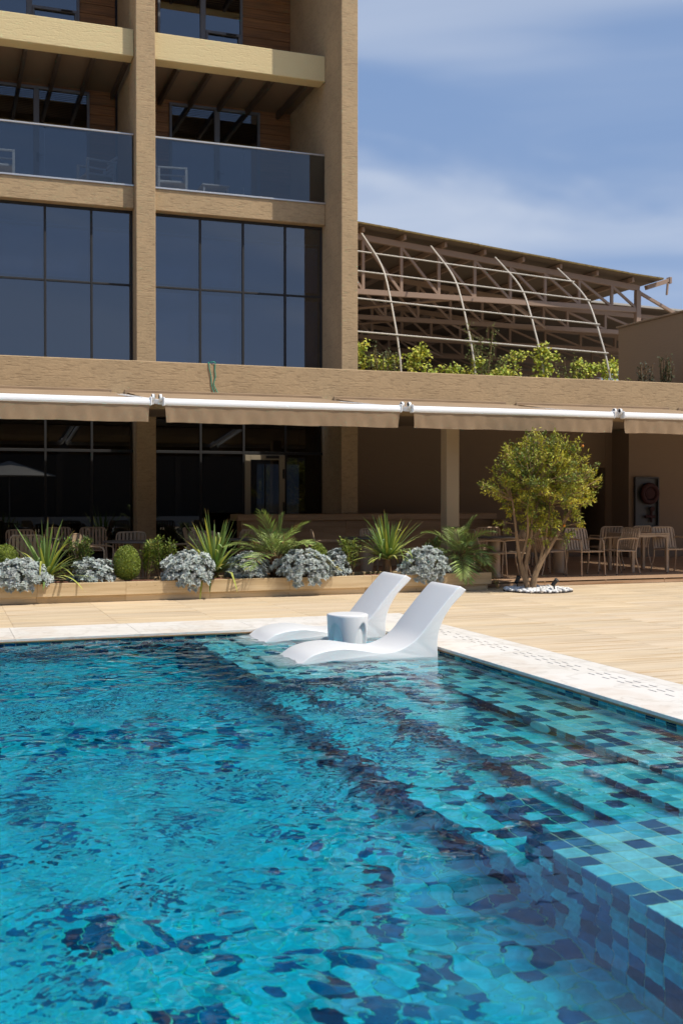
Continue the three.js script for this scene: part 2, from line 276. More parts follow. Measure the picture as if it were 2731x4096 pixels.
// ---------- white coping with drain slots ----------
function copingRun(label, along, from, to, corner) { // along 'z': runs in z at x = XR; along 'x': runs in x at z = ZB
  const g = group('pool_coping'); struct(g, label);
  const L = 1.33, W = 0.70, n = Math.round((to - from) / L), place = (geo) => { if (along === 'z') return geo; return geo; };
  const r = rng(along === 'z' ? 3 : 4);
  for (let i = 0; i < n; i++) {
    const sh = new THREE.Shape([[0.0015, -0.03], [L - 0.0015, -0.03], [L - 0.0015, W - 0.0015], [0.0015, W - 0.0015]].map(([a, b]) => new THREE.Vector2(a, b)));
    for (let k = 0; k < 6; k++) for (let j = 0; j < 3; j++) {
      if (k === 5 && j === 1) continue;
      const a = 0.06 + k * 0.215 + j * 0.018, b = 0.455 + j * 0.066, h = new THREE.Path();
      h.moveTo(a, b); h.lineTo(a, b + 0.016); h.lineTo(a + 0.115, b + 0.016); h.lineTo(a + 0.115, b); h.closePath(); sh.holes.push(h);
    }
    let slab = new THREE.ExtrudeGeometry(sh, { depth: 0.02, bevelEnabled: true, bevelThickness: 0.003, bevelSize: 0.0015, bevelSegments: 1, bevelOffset: -0.0015, curveSegments: 1 });
    // shape (a, b) -> along, outwards; extrude -> up
    const put = (geo, y) => {
      const M = new THREE.Matrix4();
      if (along === 'z') M.set(0, 1, 0, XR, 0, 0, 1, y, 1, 0, 0, from + i * L, 0, 0, 0, 1); else M.set(1, 0, 0, from + i * L, 0, 0, 1, y, 0, -1, 0, ZB, 0, 0, 0, 1);
      const q = geo.index ? geo.toNonIndexed() : geo; q.applyMatrix4(M);
      return q;
    };
    slab = metric(put(slab, -0.023));
    if (along === 'z') { /* mirrored? keep faces as they are: both sides are drawn */ }
    mesh('coping_slab', slab, r() < 0.5 ? copingMat : copingMat2, g);
    mesh('border_strip', cbox(...(along === 'z' ? [XR + W + 0.001, -0.045, from + i * L + 0.0015, 5.58, 0, from + (i + 1) * L - 0.0015] : [from + i * L + 0.0015, -0.045, ZB - 1.05, from + (i + 1) * L - 0.0015, 0, ZB - W - 0.001]), 0.002), r() < 0.6 ? copingMat2 : copingMat, g);
  }
  const A = from, B = from + n * L;
  // laminated lower edge, round-nosed, wet and brownish
  const nose = (o) => { const s = new THREE.Shape(); s.moveTo(0.30, 0); s.lineTo(-0.022, 0); s.absarc(-0.022, -0.011, 0.011, Math.PI / 2, Math.PI * 1.5, false); s.lineTo(0.30, -0.022); s.closePath(); return s; };
  let ng = new THREE.ExtrudeGeometry(nose(), { depth: B - A, bevelEnabled: false, curveSegments: 8 }).toNonIndexed();
  const M = new THREE.Matrix4();
  if (along === 'z') M.set(1, 0, 0, XR, 0, 1, 0, -0.0232, 0, 0, 1, A, 0, 0, 0, 1); else M.set(0, 0, 1, A, 0, 1, 0, -0.0232, -1, 0, 0, ZB, 0, 0, 0, 1);
  ng.applyMatrix4(M); mesh('edge_nosing', metric(ng), edgeMat, g);
  mesh('drain_channel', along === 'z' ? pbox(XR + 0.38, -0.12, A, XR + 0.68, -0.034, B) : pbox(A, -0.12, ZB - 0.68, B, -0.034, ZB - 0.38), slotMat, g);
  return g;
}
copingRun('white stone coping with drain slots beside the pool steps', 'z', ZB - 0.001 + 0.0, ZB + 1.33 * 9, true);
copingRun('white stone coping with drain slots in front of the planter', 'x', XR - 1.33 * 9, XR - 0.001, false);
// mitred corner block
{ const g = group('pool_coping'); struct(g, 'white stone corner slab where the two copings meet'); mesh('corner_slab', cbox(XR + 0.002, -0.045, ZB - 1.05, 5.58, 0, ZB - 0.002, 0.003), copingMat, g); }

// ---------- deck of vein-cut stone slabs ----------
{
  const g = group('pool_deck'); struct(g, 'pale beige stone deck with fine streaks around the pool');
  mesh('deck_bed', [pbox(5.582, -0.6, -16.55, 30, -0.008, 4), pbox(-14, -0.6, -17.0, 5.582, -0.008, ZB - 1.052), pbox(XR + 0.36, -0.6, ZB - 1.0, 5.582, -0.13, 4), pbox(-14, -0.6, -0.55, XR + 0.36, -0.05, 4), pbox(-14, -0.6, ZB - 1.05, XL - 0.36, -0.05, -0.55)], jointMat, g);
  const variants = []; const r = rng(12), LX = 1.2, LZ = 0.6, gp = 0.0012;
  for (let k = 0; k < 10; k++) { const q = cbox(gp, -0.03, gp, LX - gp, 0, LZ - gp, 0.0012); const uv = q.attributes.uv, du = r() * 2.4, dv = r() * 1.2; for (let i = 0; i < uv.count; i++) uv.setXY(i, uv.getX(i) + du, uv.getY(i) + dv); variants.push(q); }
  const far = [];
  const slab = (x, z, nearer) => { const q = variants[Math.floor(r() * 10)], m = deckMats[Math.floor(r() * 4)]; if (nearer) { const s = mesh('deck_slab', q, m, g); s.position.set(x, (r() - 0.5) * 0.0008, z); } else far.push(q.clone().translate(x, 0, z)); };
  for (let i = 0; i < 20; i++) for (let j = 0; j < 34; j++) { const x = 5.582 + i * LX, z = -16.5 + j * LZ; const d = V3(x + 0.6, 0, z + 0.3), zz = d.dot(fwd); slab(x, z, zz > 3 && Math.abs(d.dot(rgt) / zz) < 0.4 && i < 8); }
  for (let i = 0; i < 16; i++) for (let j = 0; j < 6; j++) slab(5.582 - (i + 1) * LX, -16.9 + j * LZ, i < 6);
  const m = mesh('deck_slabs_beyond', far, deckMats[1], g); m.userData.kind = 'stuff';
}
// strip of deck on the photographer's side
{ const g = group('pool_deck'); struct(g, 'stone deck on the photographer side of the pool'); for (let i = 0; i < 11; i++) for (let j = 0; j < 5; j++) mesh('deck_slab', cbox(XR - 0.02 - (i + 1) * 1.2, -0.05, -0.6 + j * 0.6 + 0.002, XR - 0.02 - i * 1.2 - 0.002, 0, j * 0.6, 0.002), deckMats[(i + j) % 4], g); }

// ---------- raised terrace with its step ----------
const terraceMat = std({ color: lin(0.60, 0.47, 0.40), map: veinMap, roughness: 0.6 });
const YT = 0.09, ZT = -16.5;
{
  const g = group('terrace_floor'); struct(g, 'reddish brown terrace floor under the awnings, one low step above the deck');
  mesh('floor_bed', pbox(-10, -0.5, -30, 26, YT - 0.01, ZT - 0.02), jointMat, g);
  const r = rng(8);
  for (let i = 0; i < 12; i++) mesh('step_stone', cbox(8.39 + i * 1.2, 0.004, ZT - 0.02, 8.39 + (i + 1) * 1.2 - 0.003, YT - 0.003, ZT + 0.0), terraceMat, g);
  for (let i = 0; i < 24; i++) for (let j = 0; j < 10; j++) { const x = -6 + i * 1.2, z = ZT - 0.6 - j * 0.72; if (i > 21 && j > 4) continue; mesh('floor_slab', metric(cbox(x, YT - 0.03, z - 0.12 + 0.003, x + 1.197, YT, z + 0.6, 0.002), r() * 2, r() * 2), terraceMat, g); }
}

// ---------- planter ----------
const travMap = tex(1024, (u, v) => {
  const w = v + 0.012 * (fbm(u, v, 5, 5, 3, 12) - 0.5), a = fbm(u, w, 2, 14, 4, 91), b = fbm(u, w, 6, 70, 3, 97), d = fbm(u, v, 90, 60, 2, 99);
  const t = clamp(0.5 + (a - 0.5) * 1.7 + (b - 0.5) * 0.7, 0, 1), pit = sstep(d, 0.78, 0.9) * 0.12 * sstep(a, 0.6, 0.35);
  return [0.87 - 0.13 * (1 - t) - pit, 0.79 - 0.145 * (1 - t) - pit, 0.655 - 0.155 * (1 - t) - pit];
}, { srgb: true, rep: [1 / 2.5, 1 / 1.25] });
const travMat = std({ color: lin(0.95, 0.92, 0.86), map: travMap, bumpMap: veinBump, bumpScale: 0.001, roughness: 0.55 });
const travMat2 = std({ color: lin(0.86, 0.82, 0.74), map: travMap, roughness: 0.6 });
const soilMat = std({ color: lin(0.055, 0.038, 0.026), roughness: 1, bumpMap: tex(256, (u, v) => fbm(u, v, 30, 30, 3, 4), { rep: [2, 2] }), bumpScale: 0.02 });
const ZP = -16.1, PX1 = 8.38, PY = 0.285;
{
  const g = group('planter', 0, 0, 0); tag(g, 'long low travertine planter box with recessed plinth and mixed plants', 'planter');
  const lip = [-7.0, -4.5, -2.5, -0.1, 1.26, 2.50, 3.74, 4.97, 6.3, 7.98, PX1];
  for (let i = 0; i < lip.length - 1; i++) { const q = cbox(lip[i] + 0.001, 0.10, ZP - 0.06, lip[i + 1] - 0.001, PY, ZP, 0.003); mesh('lip_panel', metric(q, i * 0.77, i * 0.31), i % 3 ? travMat : travMat2, g); }
  const pl = [-7, -4, -1.2, 1.25, 2.5, 3.74, 4.97, 6.2, 7.5, PX1 - 0.05];
  for (let i = 0; i < pl.length - 1; i++) mesh('plinth_panel', metric(cbox(pl[i] + 0.001, 0.004, ZP - 0.12, pl[i + 1] - 0.001, 0.098, ZP - 0.045, 0.002), i * 0.43, i * 0.57), i % 2 ? travMat2 : travMat, g);
  for (const [a, b, n] of [[-16.16, -16.9, 'side_panel']]) { mesh(n, cbox(PX1 - 0.06, 0.10, b, PX1 - 0.001, PY - 0.0005, a - 0.001), travMat, g); mesh('plinth_panel', cbox(PX1 - 0.12, 0.006, b, PX1 - 0.052, 0.098, ZP - 0.121), travMat2, g); }
  mesh('back_panel', cbox(-7, 0.006, -16.96, PX1 - 0.002, PY - 0.001, -16.901), travMat2, g);
  const s = mesh('soil', (() => { const q = new THREE.PlaneGeometry(15.3, 0.74, 300, 16); q.rotateX(-Math.PI / 2); q.translate(0.66, 0.245, -16.53); const p = q.attributes.position; for (let i = 0; i < p.count; i++) p.setY(i, 0.235 + 0.04 * (fbm((p.getX(i) + 10) / 20, (p.getZ(i) + 20) / 20, 60, 60, 3, 4) - 0.4)); q.computeVertexNormals(); return q; })(), soilMat, g);
  s.userData.kind = 'stuff';
}
const pipeMat = std({ color: lin(0.20, 0.07, 0.04), roughness: 0.6 });
tag(mesh('irrigation_pipe', (() => { const pts = []; for (let x = -2; x <= 8.2; x += 0.35) pts.push([x, 0.275 + 0.012 * Math.sin(x * 5.1), -16.26 + 0.05 * Math.sin(x * 2.3) + 0.03 * Math.sin(x * 7)]); return tube(pts, 0.011, 200, 6); })(), pipeMat), 'thin reddish brown irrigation pipe lying along the planter soil', 'pipe');
// ---------- in-pool loungers and side table ----------
const whiteResin = phys({ color: lin(0.77, 0.78, 0.79), roughness: 0.38, clearcoat: 0.25, clearcoatRoughness: 0.3, bumpMap: tex(256, (u, v) => fbm(u, v, 40, 40, 2, 3), { rep: [3, 3] }), bumpScale: 0.0006 });
function loungerGeo() {
  // side outline in (x, y): upper surface from foot to head, then the back edge and the underside
  const top = [[-0.035, -0.165], [0.06, -0.118], [0.17, -0.066], [0.28, 0.005], [0.40, 0.043], [0.52, 0.060], [0.64, 0.062], [0.76, 0.047], [0.88, 0.025], [0.99, 0.008], [1.10, 0.008], [1.20, 0.030], [1.30, 0.078], [1.39, 0.150], [1.48, 0.255], [1.57, 0.36], [1.65, 0.45], [1.73, 0.535], [1.80, 0.605], [1.835, 0.622]];
  const under = [[1.895, 0.585], [1.86, 0.545], [1.80, 0.49], [1.73, 0.42], [1.665, 0.33], [1.625, 0.25], [1.595, 0.16], [1.585, 0.06], [1.59, -0.06], [1.605, -0.16], [1.63, -0.278], [1.50, -0.278], [1.30, -0.18], [1.10, -0.13], [0.9, -0.11], [0.7, -0.09], [0.52, -0.06], [0.36, -0.09], [0.2, -0.17], [0.08, -0.278], [-0.035, -0.278]];
  const ct = new THREE.SplineCurve(top.map((p) => new THREE.Vector2(...p))).getPoints(80), cu = new THREE.SplineCurve(under.map((p) => new THREE.Vector2(...p))).getPoints(80);
  const sh = new THREE.Shape([...ct, ...cu]);
  const W = 0.69, b = 0.012, g = new THREE.ExtrudeGeometry(sh, { depth: W - 2 * b, bevelEnabled: true, bevelThickness: b, bevelSize: b, bevelOffset: -b, bevelSegments: 4, curveSegments: 1 });
  g.translate(0, 0, b);
  // across the width the seat dips a little in the middle
  const p = g.attributes.position;
  const q = g.toNonIndexed(); q.computeVertexNormals();
  return q;
}
import { toCreasedNormals } from 'three/addons/utils/BufferGeometryUtils.js';
{
  const geo = toCreasedNormals(loungerGeo(), 0.6);
  const a = mesh('pool_lounger', geo, whiteResin); a.position.set(2.985, 0, -10.60);
  tag(a, 'white moulded lounger on the pool shelf, beside the tiled steps', 'pool lounger', 'white pool loungers');
  const b = copyOf(a, 'white moulded lounger on the pool shelf, against the coping below the planter', 3.09, 0, -12.21, 0); b.userData.category = 'pool lounger';
}
{
  // round resin table, scooped by arched hollows
  const H = 0.525, N = 96, M = 48, pos = [], idx = [], r0 = 0.195, r1 = 0.222;
  for (let j = 0; j <= M; j++) for (let i = 0; i <= N; i++) {
    const a = i / N * 2 * Math.PI, t = j / M, y = t * H; let r = lerp(r0, r1, t);
    let d = 0;
    for (let k = 0; k < 4; k++) { let da = a - (k * Math.PI / 2 + 1.05); da = Math.atan2(Math.sin(da), Math.cos(da)); const u = da / 0.44, v = (t - 0.30) / (0.56); const e = v > 0 ? u * u + v * v : u * u; d = Math.max(d, sstep(1.0 - e, 0, 0.35)); }
    r -= d * 0.035; if (t > 0.985) r -= 0.006 * (t - 0.985) / 0.015;
    pos.push(Math.cos(a) * r, y, Math.sin(a) * r);
  }
  for (let j = 0; j < M; j++) for (let i = 0; i < N; i++) { const a = j * (N + 1) + i, b = a + 1, c = a + N + 1, d = c + 1; idx.push(a, c, b, b, c, d); }
  const g = new THREE.BufferGeometry(); g.setAttribute('position', new THREE.Float32BufferAttribute(pos, 3)); g.setIndex(idx); g.computeVertexNormals();
  const t = group('side_table', 4.10, YS + 0.004, -11.20); tag(t, 'round white resin side table with arched hollows, between the two loungers', 'side table');
  const tableResin = std({ color: lin(0.80, 0.805, 0.81), roughness: 0.55 });
  mesh('body', g, tableResin, t);
  const top = new THREE.LatheGeometry([[0, 0], [0.19, 0], [0.21, -0.003], [0.216, -0.008]].map(([r, y]) => new THREE.Vector2(r, y + H + 0.004)), 64); mesh('table_top', top, whiteResin, t);
}
// pool lamp and wall fitting under water
const lampMat = std({ color: lin(0.75, 0.8, 0.8), roughness: 0.3 });
{ const g = group('pool_lamp', X1 - 0.006, -0.43, -6.98); tag(g, 'round white unlit pool lamp on a tiled step riser', 'pool lamp'); const d = new THREE.LatheGeometry([[0, 0.035], [0.08, 0.032], [0.115, 0.02], [0.125, 0]].map((p) => new THREE.Vector2(...p)), 32); d.rotateZ(Math.PI / 2); mesh('lens', d, lampMat, g); const r = new THREE.TorusGeometry(0.122, 0.012, 8, 32); r.rotateY(Math.PI / 2); mesh('ring', r, lampMat, g); }
{ const g = group('wall_inlet', XS - 0.006, -0.50, -4.52); tag(g, 'square white water inlet on the tiled shelf wall', 'pool inlet'); mesh('cover', cbox(-0.02, -0.06, -0.06, 0, 0.06, 0.06, 0.008), lampMat, g); const r = new THREE.TorusGeometry(0.035, 0.008, 6, 20); r.rotateY(Math.PI / 2); r.translate(-0.02, 0, 0); mesh('eyeball', r, lampMat, g); }
// ---------- rendered walls, glass, metal ----------
const stuccoMap = tex(1024, (u, v) => {
  const a = fbm(u, v, 50, 90, 3, 301), b = fbm(u, v, 4, 4, 3, 305), c = fbm(u, v, 12, 96, 3, 309);
  const k = 0.93 + 0.12 * (a - 0.5) + 0.12 * (b - 0.5);
  const groove = sstep(c, 0.40, 0.24) * 0.06;
  return [0.76 * (k - groove), 0.66 * (k - groove * 1.1), 0.52 * (k - groove * 1.2)];
}, { srgb: true, rep: [1 / 1.9, 1 / 1.9] });
const stuccoBump = tex(1024, (u, v) => { const a = fbm(u, v, 50, 90, 3, 301), c = fbm(u, v, 12, 96, 3, 309); return 0.5 * a + 0.5 * sstep(c, 0.24, 0.45); }, { rep: [1 / 1.9, 1 / 1.9] });
const stucco = std({ color: lin(0.95, 0.93, 0.90), map: stuccoMap, bumpMap: stuccoBump, bumpScale: 0.004, roughness: 0.95 });
const stuccoPale = std({ color: lin(0.66, 0.53, 0.29), bumpMap: stuccoBump, bumpScale: 0.004, roughness: 0.9 });
const brownWall = std({ color: lin(0.23, 0.165, 0.11), bumpMap: stuccoBump, bumpScale: 0.003, roughness: 0.95 });
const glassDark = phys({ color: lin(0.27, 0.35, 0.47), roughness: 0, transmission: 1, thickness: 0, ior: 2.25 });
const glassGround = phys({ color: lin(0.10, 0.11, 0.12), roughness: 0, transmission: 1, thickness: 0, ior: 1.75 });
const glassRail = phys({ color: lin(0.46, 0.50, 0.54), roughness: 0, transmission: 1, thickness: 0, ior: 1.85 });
const frameDark = std({ color: lin(0.018, 0.018, 0.02), roughness: 0.75 });
const frameGrey = std({ color: lin(0.16, 0.16, 0.17), roughness: 0.45, metalness: 0.3 });
const alu = std({ color: lin(0.62, 0.62, 0.62), roughness: 0.35, metalness: 0.7 });
const whitePaint = std({ color: lin(0.75, 0.75, 0.74), roughness: 0.4 });
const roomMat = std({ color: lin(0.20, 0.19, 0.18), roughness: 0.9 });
const blindMat = std({ color: lin(0.74, 0.74, 0.74), roughness: 0.95 });
const woodMap = tex(512, (u, v) => { const w = v + 0.02 * fbm(u, v, 3, 6, 3, 401), a = fbm(u, w, 3, 50, 4, 402), b = fbm(u, v, 2, 3, 2, 405); const k = 0.75 + 0.45 * (a - 0.5) + 0.2 * (b - 0.5); return [0.69 * k, 0.475 * k, 0.27 * k]; }, { srgb: true, rep: [1 / 1.6, 1 / 0.8] });
const woodMats = [0.9, 1.0, 1.1].map((k) => std({ color: lin(k, k, k), map: woodMap, roughness: 0.6 }));
const slatMat = std({ color: lin(0.17, 0.115, 0.075), roughness: 0.6 });
const slatDark = std({ color: lin(0.07, 0.05, 0.036), roughness: 0.6 });

function sub(parent, name) { const g = new THREE.Group(); g.name = name; parent.add(g); return g; }
const ZW = -22.5, CW = [3.68, 4.07], FIN = 7.74;
const tower = group('hotel_tower'); tag(tower, 'tall tan rendered hotel block with recessed balconies and a corner fin', 'building');
{
  const t = tower;
  mesh('corner_fin', cbox(FIN, 3.30, -36, 8.10, 18, -21.5, 0.012), stucco, t);
  mesh('corner_fin', cbox(FIN, YT + 0.002, -24.4, 8.10, 3.296, -21.5, 0.012), stucco, t);
  for (const x of [-4.06, -0.19, CW[0]]) { mesh('column', cbox(x, 3.30, ZW - 0.6, x + 0.39, 18, ZW + 0.2, 0.012), stucco, t); mesh('column', cbox(x, YT + 0.002, ZW - 0.6, x + 0.39, 3.296, ZW + 0.2, 0.012), stucco, t); }
  const bays = [[-3.67, -0.19], [0.20, CW[0]], [CW[1], FIN]], e = 0.004;
  bays.forEach(([a, b], bi) => {
    const A = a + e, B = b - e;
    mesh('floor_slab', cbox(A, 7.316, -25.0, B, 7.75, ZW, 0.01), stucco, t);
    mesh('drip_edge', cbox(A + 0.002, 7.752, ZW - 0.12, B - 0.002, 7.785, ZW + 0.025, 0.004), alu, t);
    for (const y of [10.36, 13.62]) mesh('balcony_beam', cbox(A, y, ZW - 0.38, B, y + 0.54, ZW, 0.012), stuccoPale, t);
    mesh('upper_floor', cbox(A, 10.98, -25.0, B, 11.06, -24.6, 0.01), stuccoPale, t);
    // partition between the balconies
    if (bi) mesh('partition_wall', cbox(a - 0.35, 7.755, -24.99, a - 0.04, 17, ZW - 0.602, 0.01), stucco, t);
    // wood-clad back wall, plank by plank, around the openings
    const wins = [[[4.88, 6.99, 7.76, 10.42], [4.62, 6.58, 11.1, 13.5]], [[0.75, 3.11, 7.76, 10.42], [0.65, 2.90, 11.1, 13.5]], [[-3.2, -0.9, 7.76, 10.42], [-3.3, -1.0, 11.1, 13.5]]][2 - bi];
    const cladding = sub(t, 'wood_cladding');
    mesh('backing', pbox(A, 7.755, -25.3, B, 17, -25.06), frameDark, cladding);
    for (let k = 0, y = 7.76; y < 14.4; y += 0.22, k++) {
      const w = wins.find(([, , y0, y1]) => y + 0.21 > y0 + 0.02 && y < y1 - 0.02);
      for (const [p, q] of w ? [[A, w[0] - 0.002], [w[1] + 0.002, B]] : [[A, B]]) mesh('plank', metric(cbox(p, y, -25.055, q, y + 0.213, -25.03, 0.003), k * 0.61, k * 0.37), woodMats[(k * 7 + bi) % 3], cladding);
    }
    wins.forEach(([x0, x1, y0, y1], wi) => {
      const w = sub(t, 'balcony_window'), f = 0.055, mid = wi ? lerp(x0, x1, 0.527) : lerp(x0, x1, 0.52);
      for (const [p, q, r, s] of [[x0, x0 + f, y0, y1], [x1 - f, x1, y0, y1], [x0 + f, x1 - f, y1 - f, y1], [x0 + f, x1 - f, y0, y0 + f], [mid - 0.06, mid + 0.06, y0 + f, y1 - f]]) mesh('frame', cbox(p, r, -25.06, q, s, -24.98, 0.004), frameGrey, w);
      const yv = wi ? 12.15 : 9.6;
      for (const [p, q] of [[x0 + f, mid - 0.06], [mid + 0.06, x1 - f]]) mesh('pane', pbox(p, y0 + f, -25.035, q, y1 - f, -25.03), glassDark, w);
      if (wi) { for (const [p, q, r, s] of [[mid + 0.062, x1 - f - 0.002, yv - 0.06, yv], [mid + 0.062, mid + 0.11, 11.2, yv - 0.062], [x1 - f - 0.05, x1 - f - 0.002, 11.2, yv - 0.062]]) mesh('sash', cbox(p, r, -25.028, q, s, -24.96, 0.004), frameGrey, w); mesh('handle', cbox(x1 - f - 0.34, yv - 0.05, -24.958, x1 - f - 0.10, yv - 0.02, -24.93), frameDark, w); } else { mesh('handle', [cbox(mid + 0.0, 8.78, -24.978, mid + 0.05, 8.98, -24.96), rod([mid + 0.02, 8.92, -24.93], [mid + 0.14, 8.92, -24.93], 0.011)], frameDark, w); mesh('lock_rail', cbox(mid + 0.062, 9.56, -25.028, x1 - f - 0.002, 9.60, -24.99), frameDark, w); }
    });
    // slatted pergola roofs, open to the sky
    [10.47, 13.73].forEach((y) => {
      const pg = sub(t, 'pergola');
      for (let k = 0; k < 19; k++) { const z = ZW - 0.42 - k * 0.112; mesh('slat', cbox(A, -0.009, -0.042, B, 0.009, 0.042, 0.003).rotateX(-0.33).translate(0, y + 0.02, z - 0.03), slatMat, pg); }
      const n = 6; for (let k = 0; k < n; k++) { const x = bi === 2 ? [4.62, 5.30, 5.97, 6.64, 7.38, 4.10][k] : A + 0.04 + (B - A - 0.15) * k / (n - 1); mesh('cross_beam', cbox(x, y - 0.14, -25.025, x + 0.075, y - 0.004, ZW - 0.384, 0.004), slatDark, pg); }
    });
    // glass balustrade
    const rail = sub(t, 'balustrade'), j = bi === 2 ? 5.944 : bi === 1 ? 1.941 : -1.9;
    for (const [p, q] of [[A + 0.004, j - 0.008], [j + 0.008, B - 0.004]]) mesh('glass_panel', pbox(p, 7.788, ZW - 0.066, q, 8.79, ZW - 0.05), glassRail, rail);
    mesh('hand_rail', cbox(A, 8.792, ZW - 0.082, B, 8.825, ZW - 0.034, 0.008), alu, rail);
    // first-floor glazing
    const cw = sub(t, 'glazed_bay'), mull = [[-2.75, -1.85, -0.95], [1.04, 1.954, 2.857], [5.072, 5.986, 6.908]][bi], yb = 3.50, yt = 7.312, tm = 5.81, zg = ZW - 0.24;
    const edges = [A, ...mull, B];
    for (let i = 0; i < edges.length - 1; i++) {
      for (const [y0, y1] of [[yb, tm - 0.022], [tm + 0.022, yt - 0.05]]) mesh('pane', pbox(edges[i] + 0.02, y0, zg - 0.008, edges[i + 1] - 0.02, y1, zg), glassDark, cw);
      // folded blinds behind the panes
      const lower = bi === 2;
      const fold = (y0, y1) => { const out = []; const n = Math.round((y1 - y0) / 0.34); for (let k = 0; k < n; k++) { const ya = y0 + (y1 - y0) * k / n, yb2 = y0 + (y1 - y0) * (k + 1) / n; const q = pbox(edges[i] + 0.05, ya, zg - 0.165, edges[i + 1] - 0.05, yb2 + 0.02, zg - 0.155); q.applyMatrix4(new THREE.Matrix4().makeTranslation(0, -ya, -zg)).applyMatrix4(new THREE.Matrix4().makeRotationX(0.05)).applyMatrix4(new THREE.Matrix4().makeTranslation(0, ya, zg)); out.push(q); } return out; };
      mesh('blind', fold(tm + 0.1, yt - 0.45), blindMat, cw); if (lower) mesh('blind', fold(yb + 0.1, tm - 0.1), blindMat, cw);
      mesh('curtain_rod', rod([edges[i] + 0.06, yt - 0.36, zg - 0.12], [edges[i + 1] - 0.06, yt - 0.36, zg - 0.12], 0.016), alu, cw);
    }
    for (const x of mull) mesh('mullion', cbox(x - 0.022, yb, zg - 0.06, x + 0.022, yt - 0.05, zg + 0.03, 0.004), frameDark, cw);
    mesh('transom', cbox(A, tm - 0.02, zg - 0.055, B, tm + 0.02, zg + 0.026, 0.004), frameDark, cw);
    mesh('head_frame', cbox(A, yt - 0.05, zg - 0.06, B, yt, zg + 0.03, 0.004), frameDark, cw);
    for (const x of [A, B - 0.035]) mesh('jamb', cbox(x, yb, zg - 0.058, x + 0.035, yt - 0.052, zg + 0.028, 0.004), frameDark, cw);
  });
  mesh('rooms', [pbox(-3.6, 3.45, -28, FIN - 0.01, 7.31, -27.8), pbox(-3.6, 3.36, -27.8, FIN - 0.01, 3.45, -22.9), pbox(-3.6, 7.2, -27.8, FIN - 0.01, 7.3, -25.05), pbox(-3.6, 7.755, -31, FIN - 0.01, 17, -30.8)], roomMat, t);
  mesh('side_wall', pbox(-4.4, YT, -36, -4.065, 18, -22.31), stucco, t);
  mesh('rear_wall', pbox(-4.06, YT, -36.2, 8.1, 18, -36), stucco, t);
  mesh('roof', pbox(-4.4, 18, -36.2, 8.1, 18.3, -25.0), stucco, t);
}
// white armchairs and a small table on the balconies
function balconyChair() {
  const g = group('balcony_chair'), L = [];
  const w = 0.62, d = 0.62;
  for (const s of [-1, 1]) { const x = s * (w / 2 - 0.025); mesh('arm_frame', [cbox(x - 0.025, 0, -d / 2, x + 0.025, 0.63, -d / 2 + 0.05), cbox(x - 0.025, 0, d / 2 - 0.05, x + 0.025, 0.63, d / 2), cbox(x - 0.027, 0.632, -d / 2, x + 0.027, 0.665, d / 2)], whitePaint, g); }
  mesh('seat', cbox(-w / 2 + 0.052, 0.34, -d / 2 + 0.03, w / 2 - 0.052, 0.39, d / 2 - 0.02, 0.01), whitePaint, g);
  for (let k = 0; k < 4; k++) mesh('back_slat', cbox(-w / 2 + 0.052, 0.46 + k * 0.095, -d / 2 - 0.02 - k * 0.012, w / 2 - 0.052, 0.52 + k * 0.095, -d / 2 + 0.01 - k * 0.012), whitePaint, g);
  return g;
}
{
  const a = balconyChair(); tag(a, 'white slatted balcony armchair beside the central column, behind grey glass', 'chair', 'white balcony armchairs'); a.position.set(3.05, 7.755, -23.45); a.rotation.y = -1.35;
  copyOf(a, 'white slatted balcony armchair in the balcony next to the corner fin', 4.62, 7.755, -23.45, 1.45);
  copyOf(a, 'white slatted balcony armchair beside the balustrade joint, away from the column', 1.12, 7.755, -23.4, 1.5);
  const t = group('balcony_table', 5.55, 7.755, -23.6); tag(t, 'low white balcony table behind the glass balustrade', 'table'); mesh('table_top', cbox(-0.3, 0.40, -0.3, 0.3, 0.43, 0.3), whitePaint, t); for (const [i, j] of [[-1, -1], [1, -1], [1, 1], [-1, 1]]) mesh('leg', cbox(i * 0.26 - 0.02, 0, j * 0.26 - 0.02, i * 0.26 + 0.02, 0.398, j * 0.26 + 0.02), whitePaint, t);
}
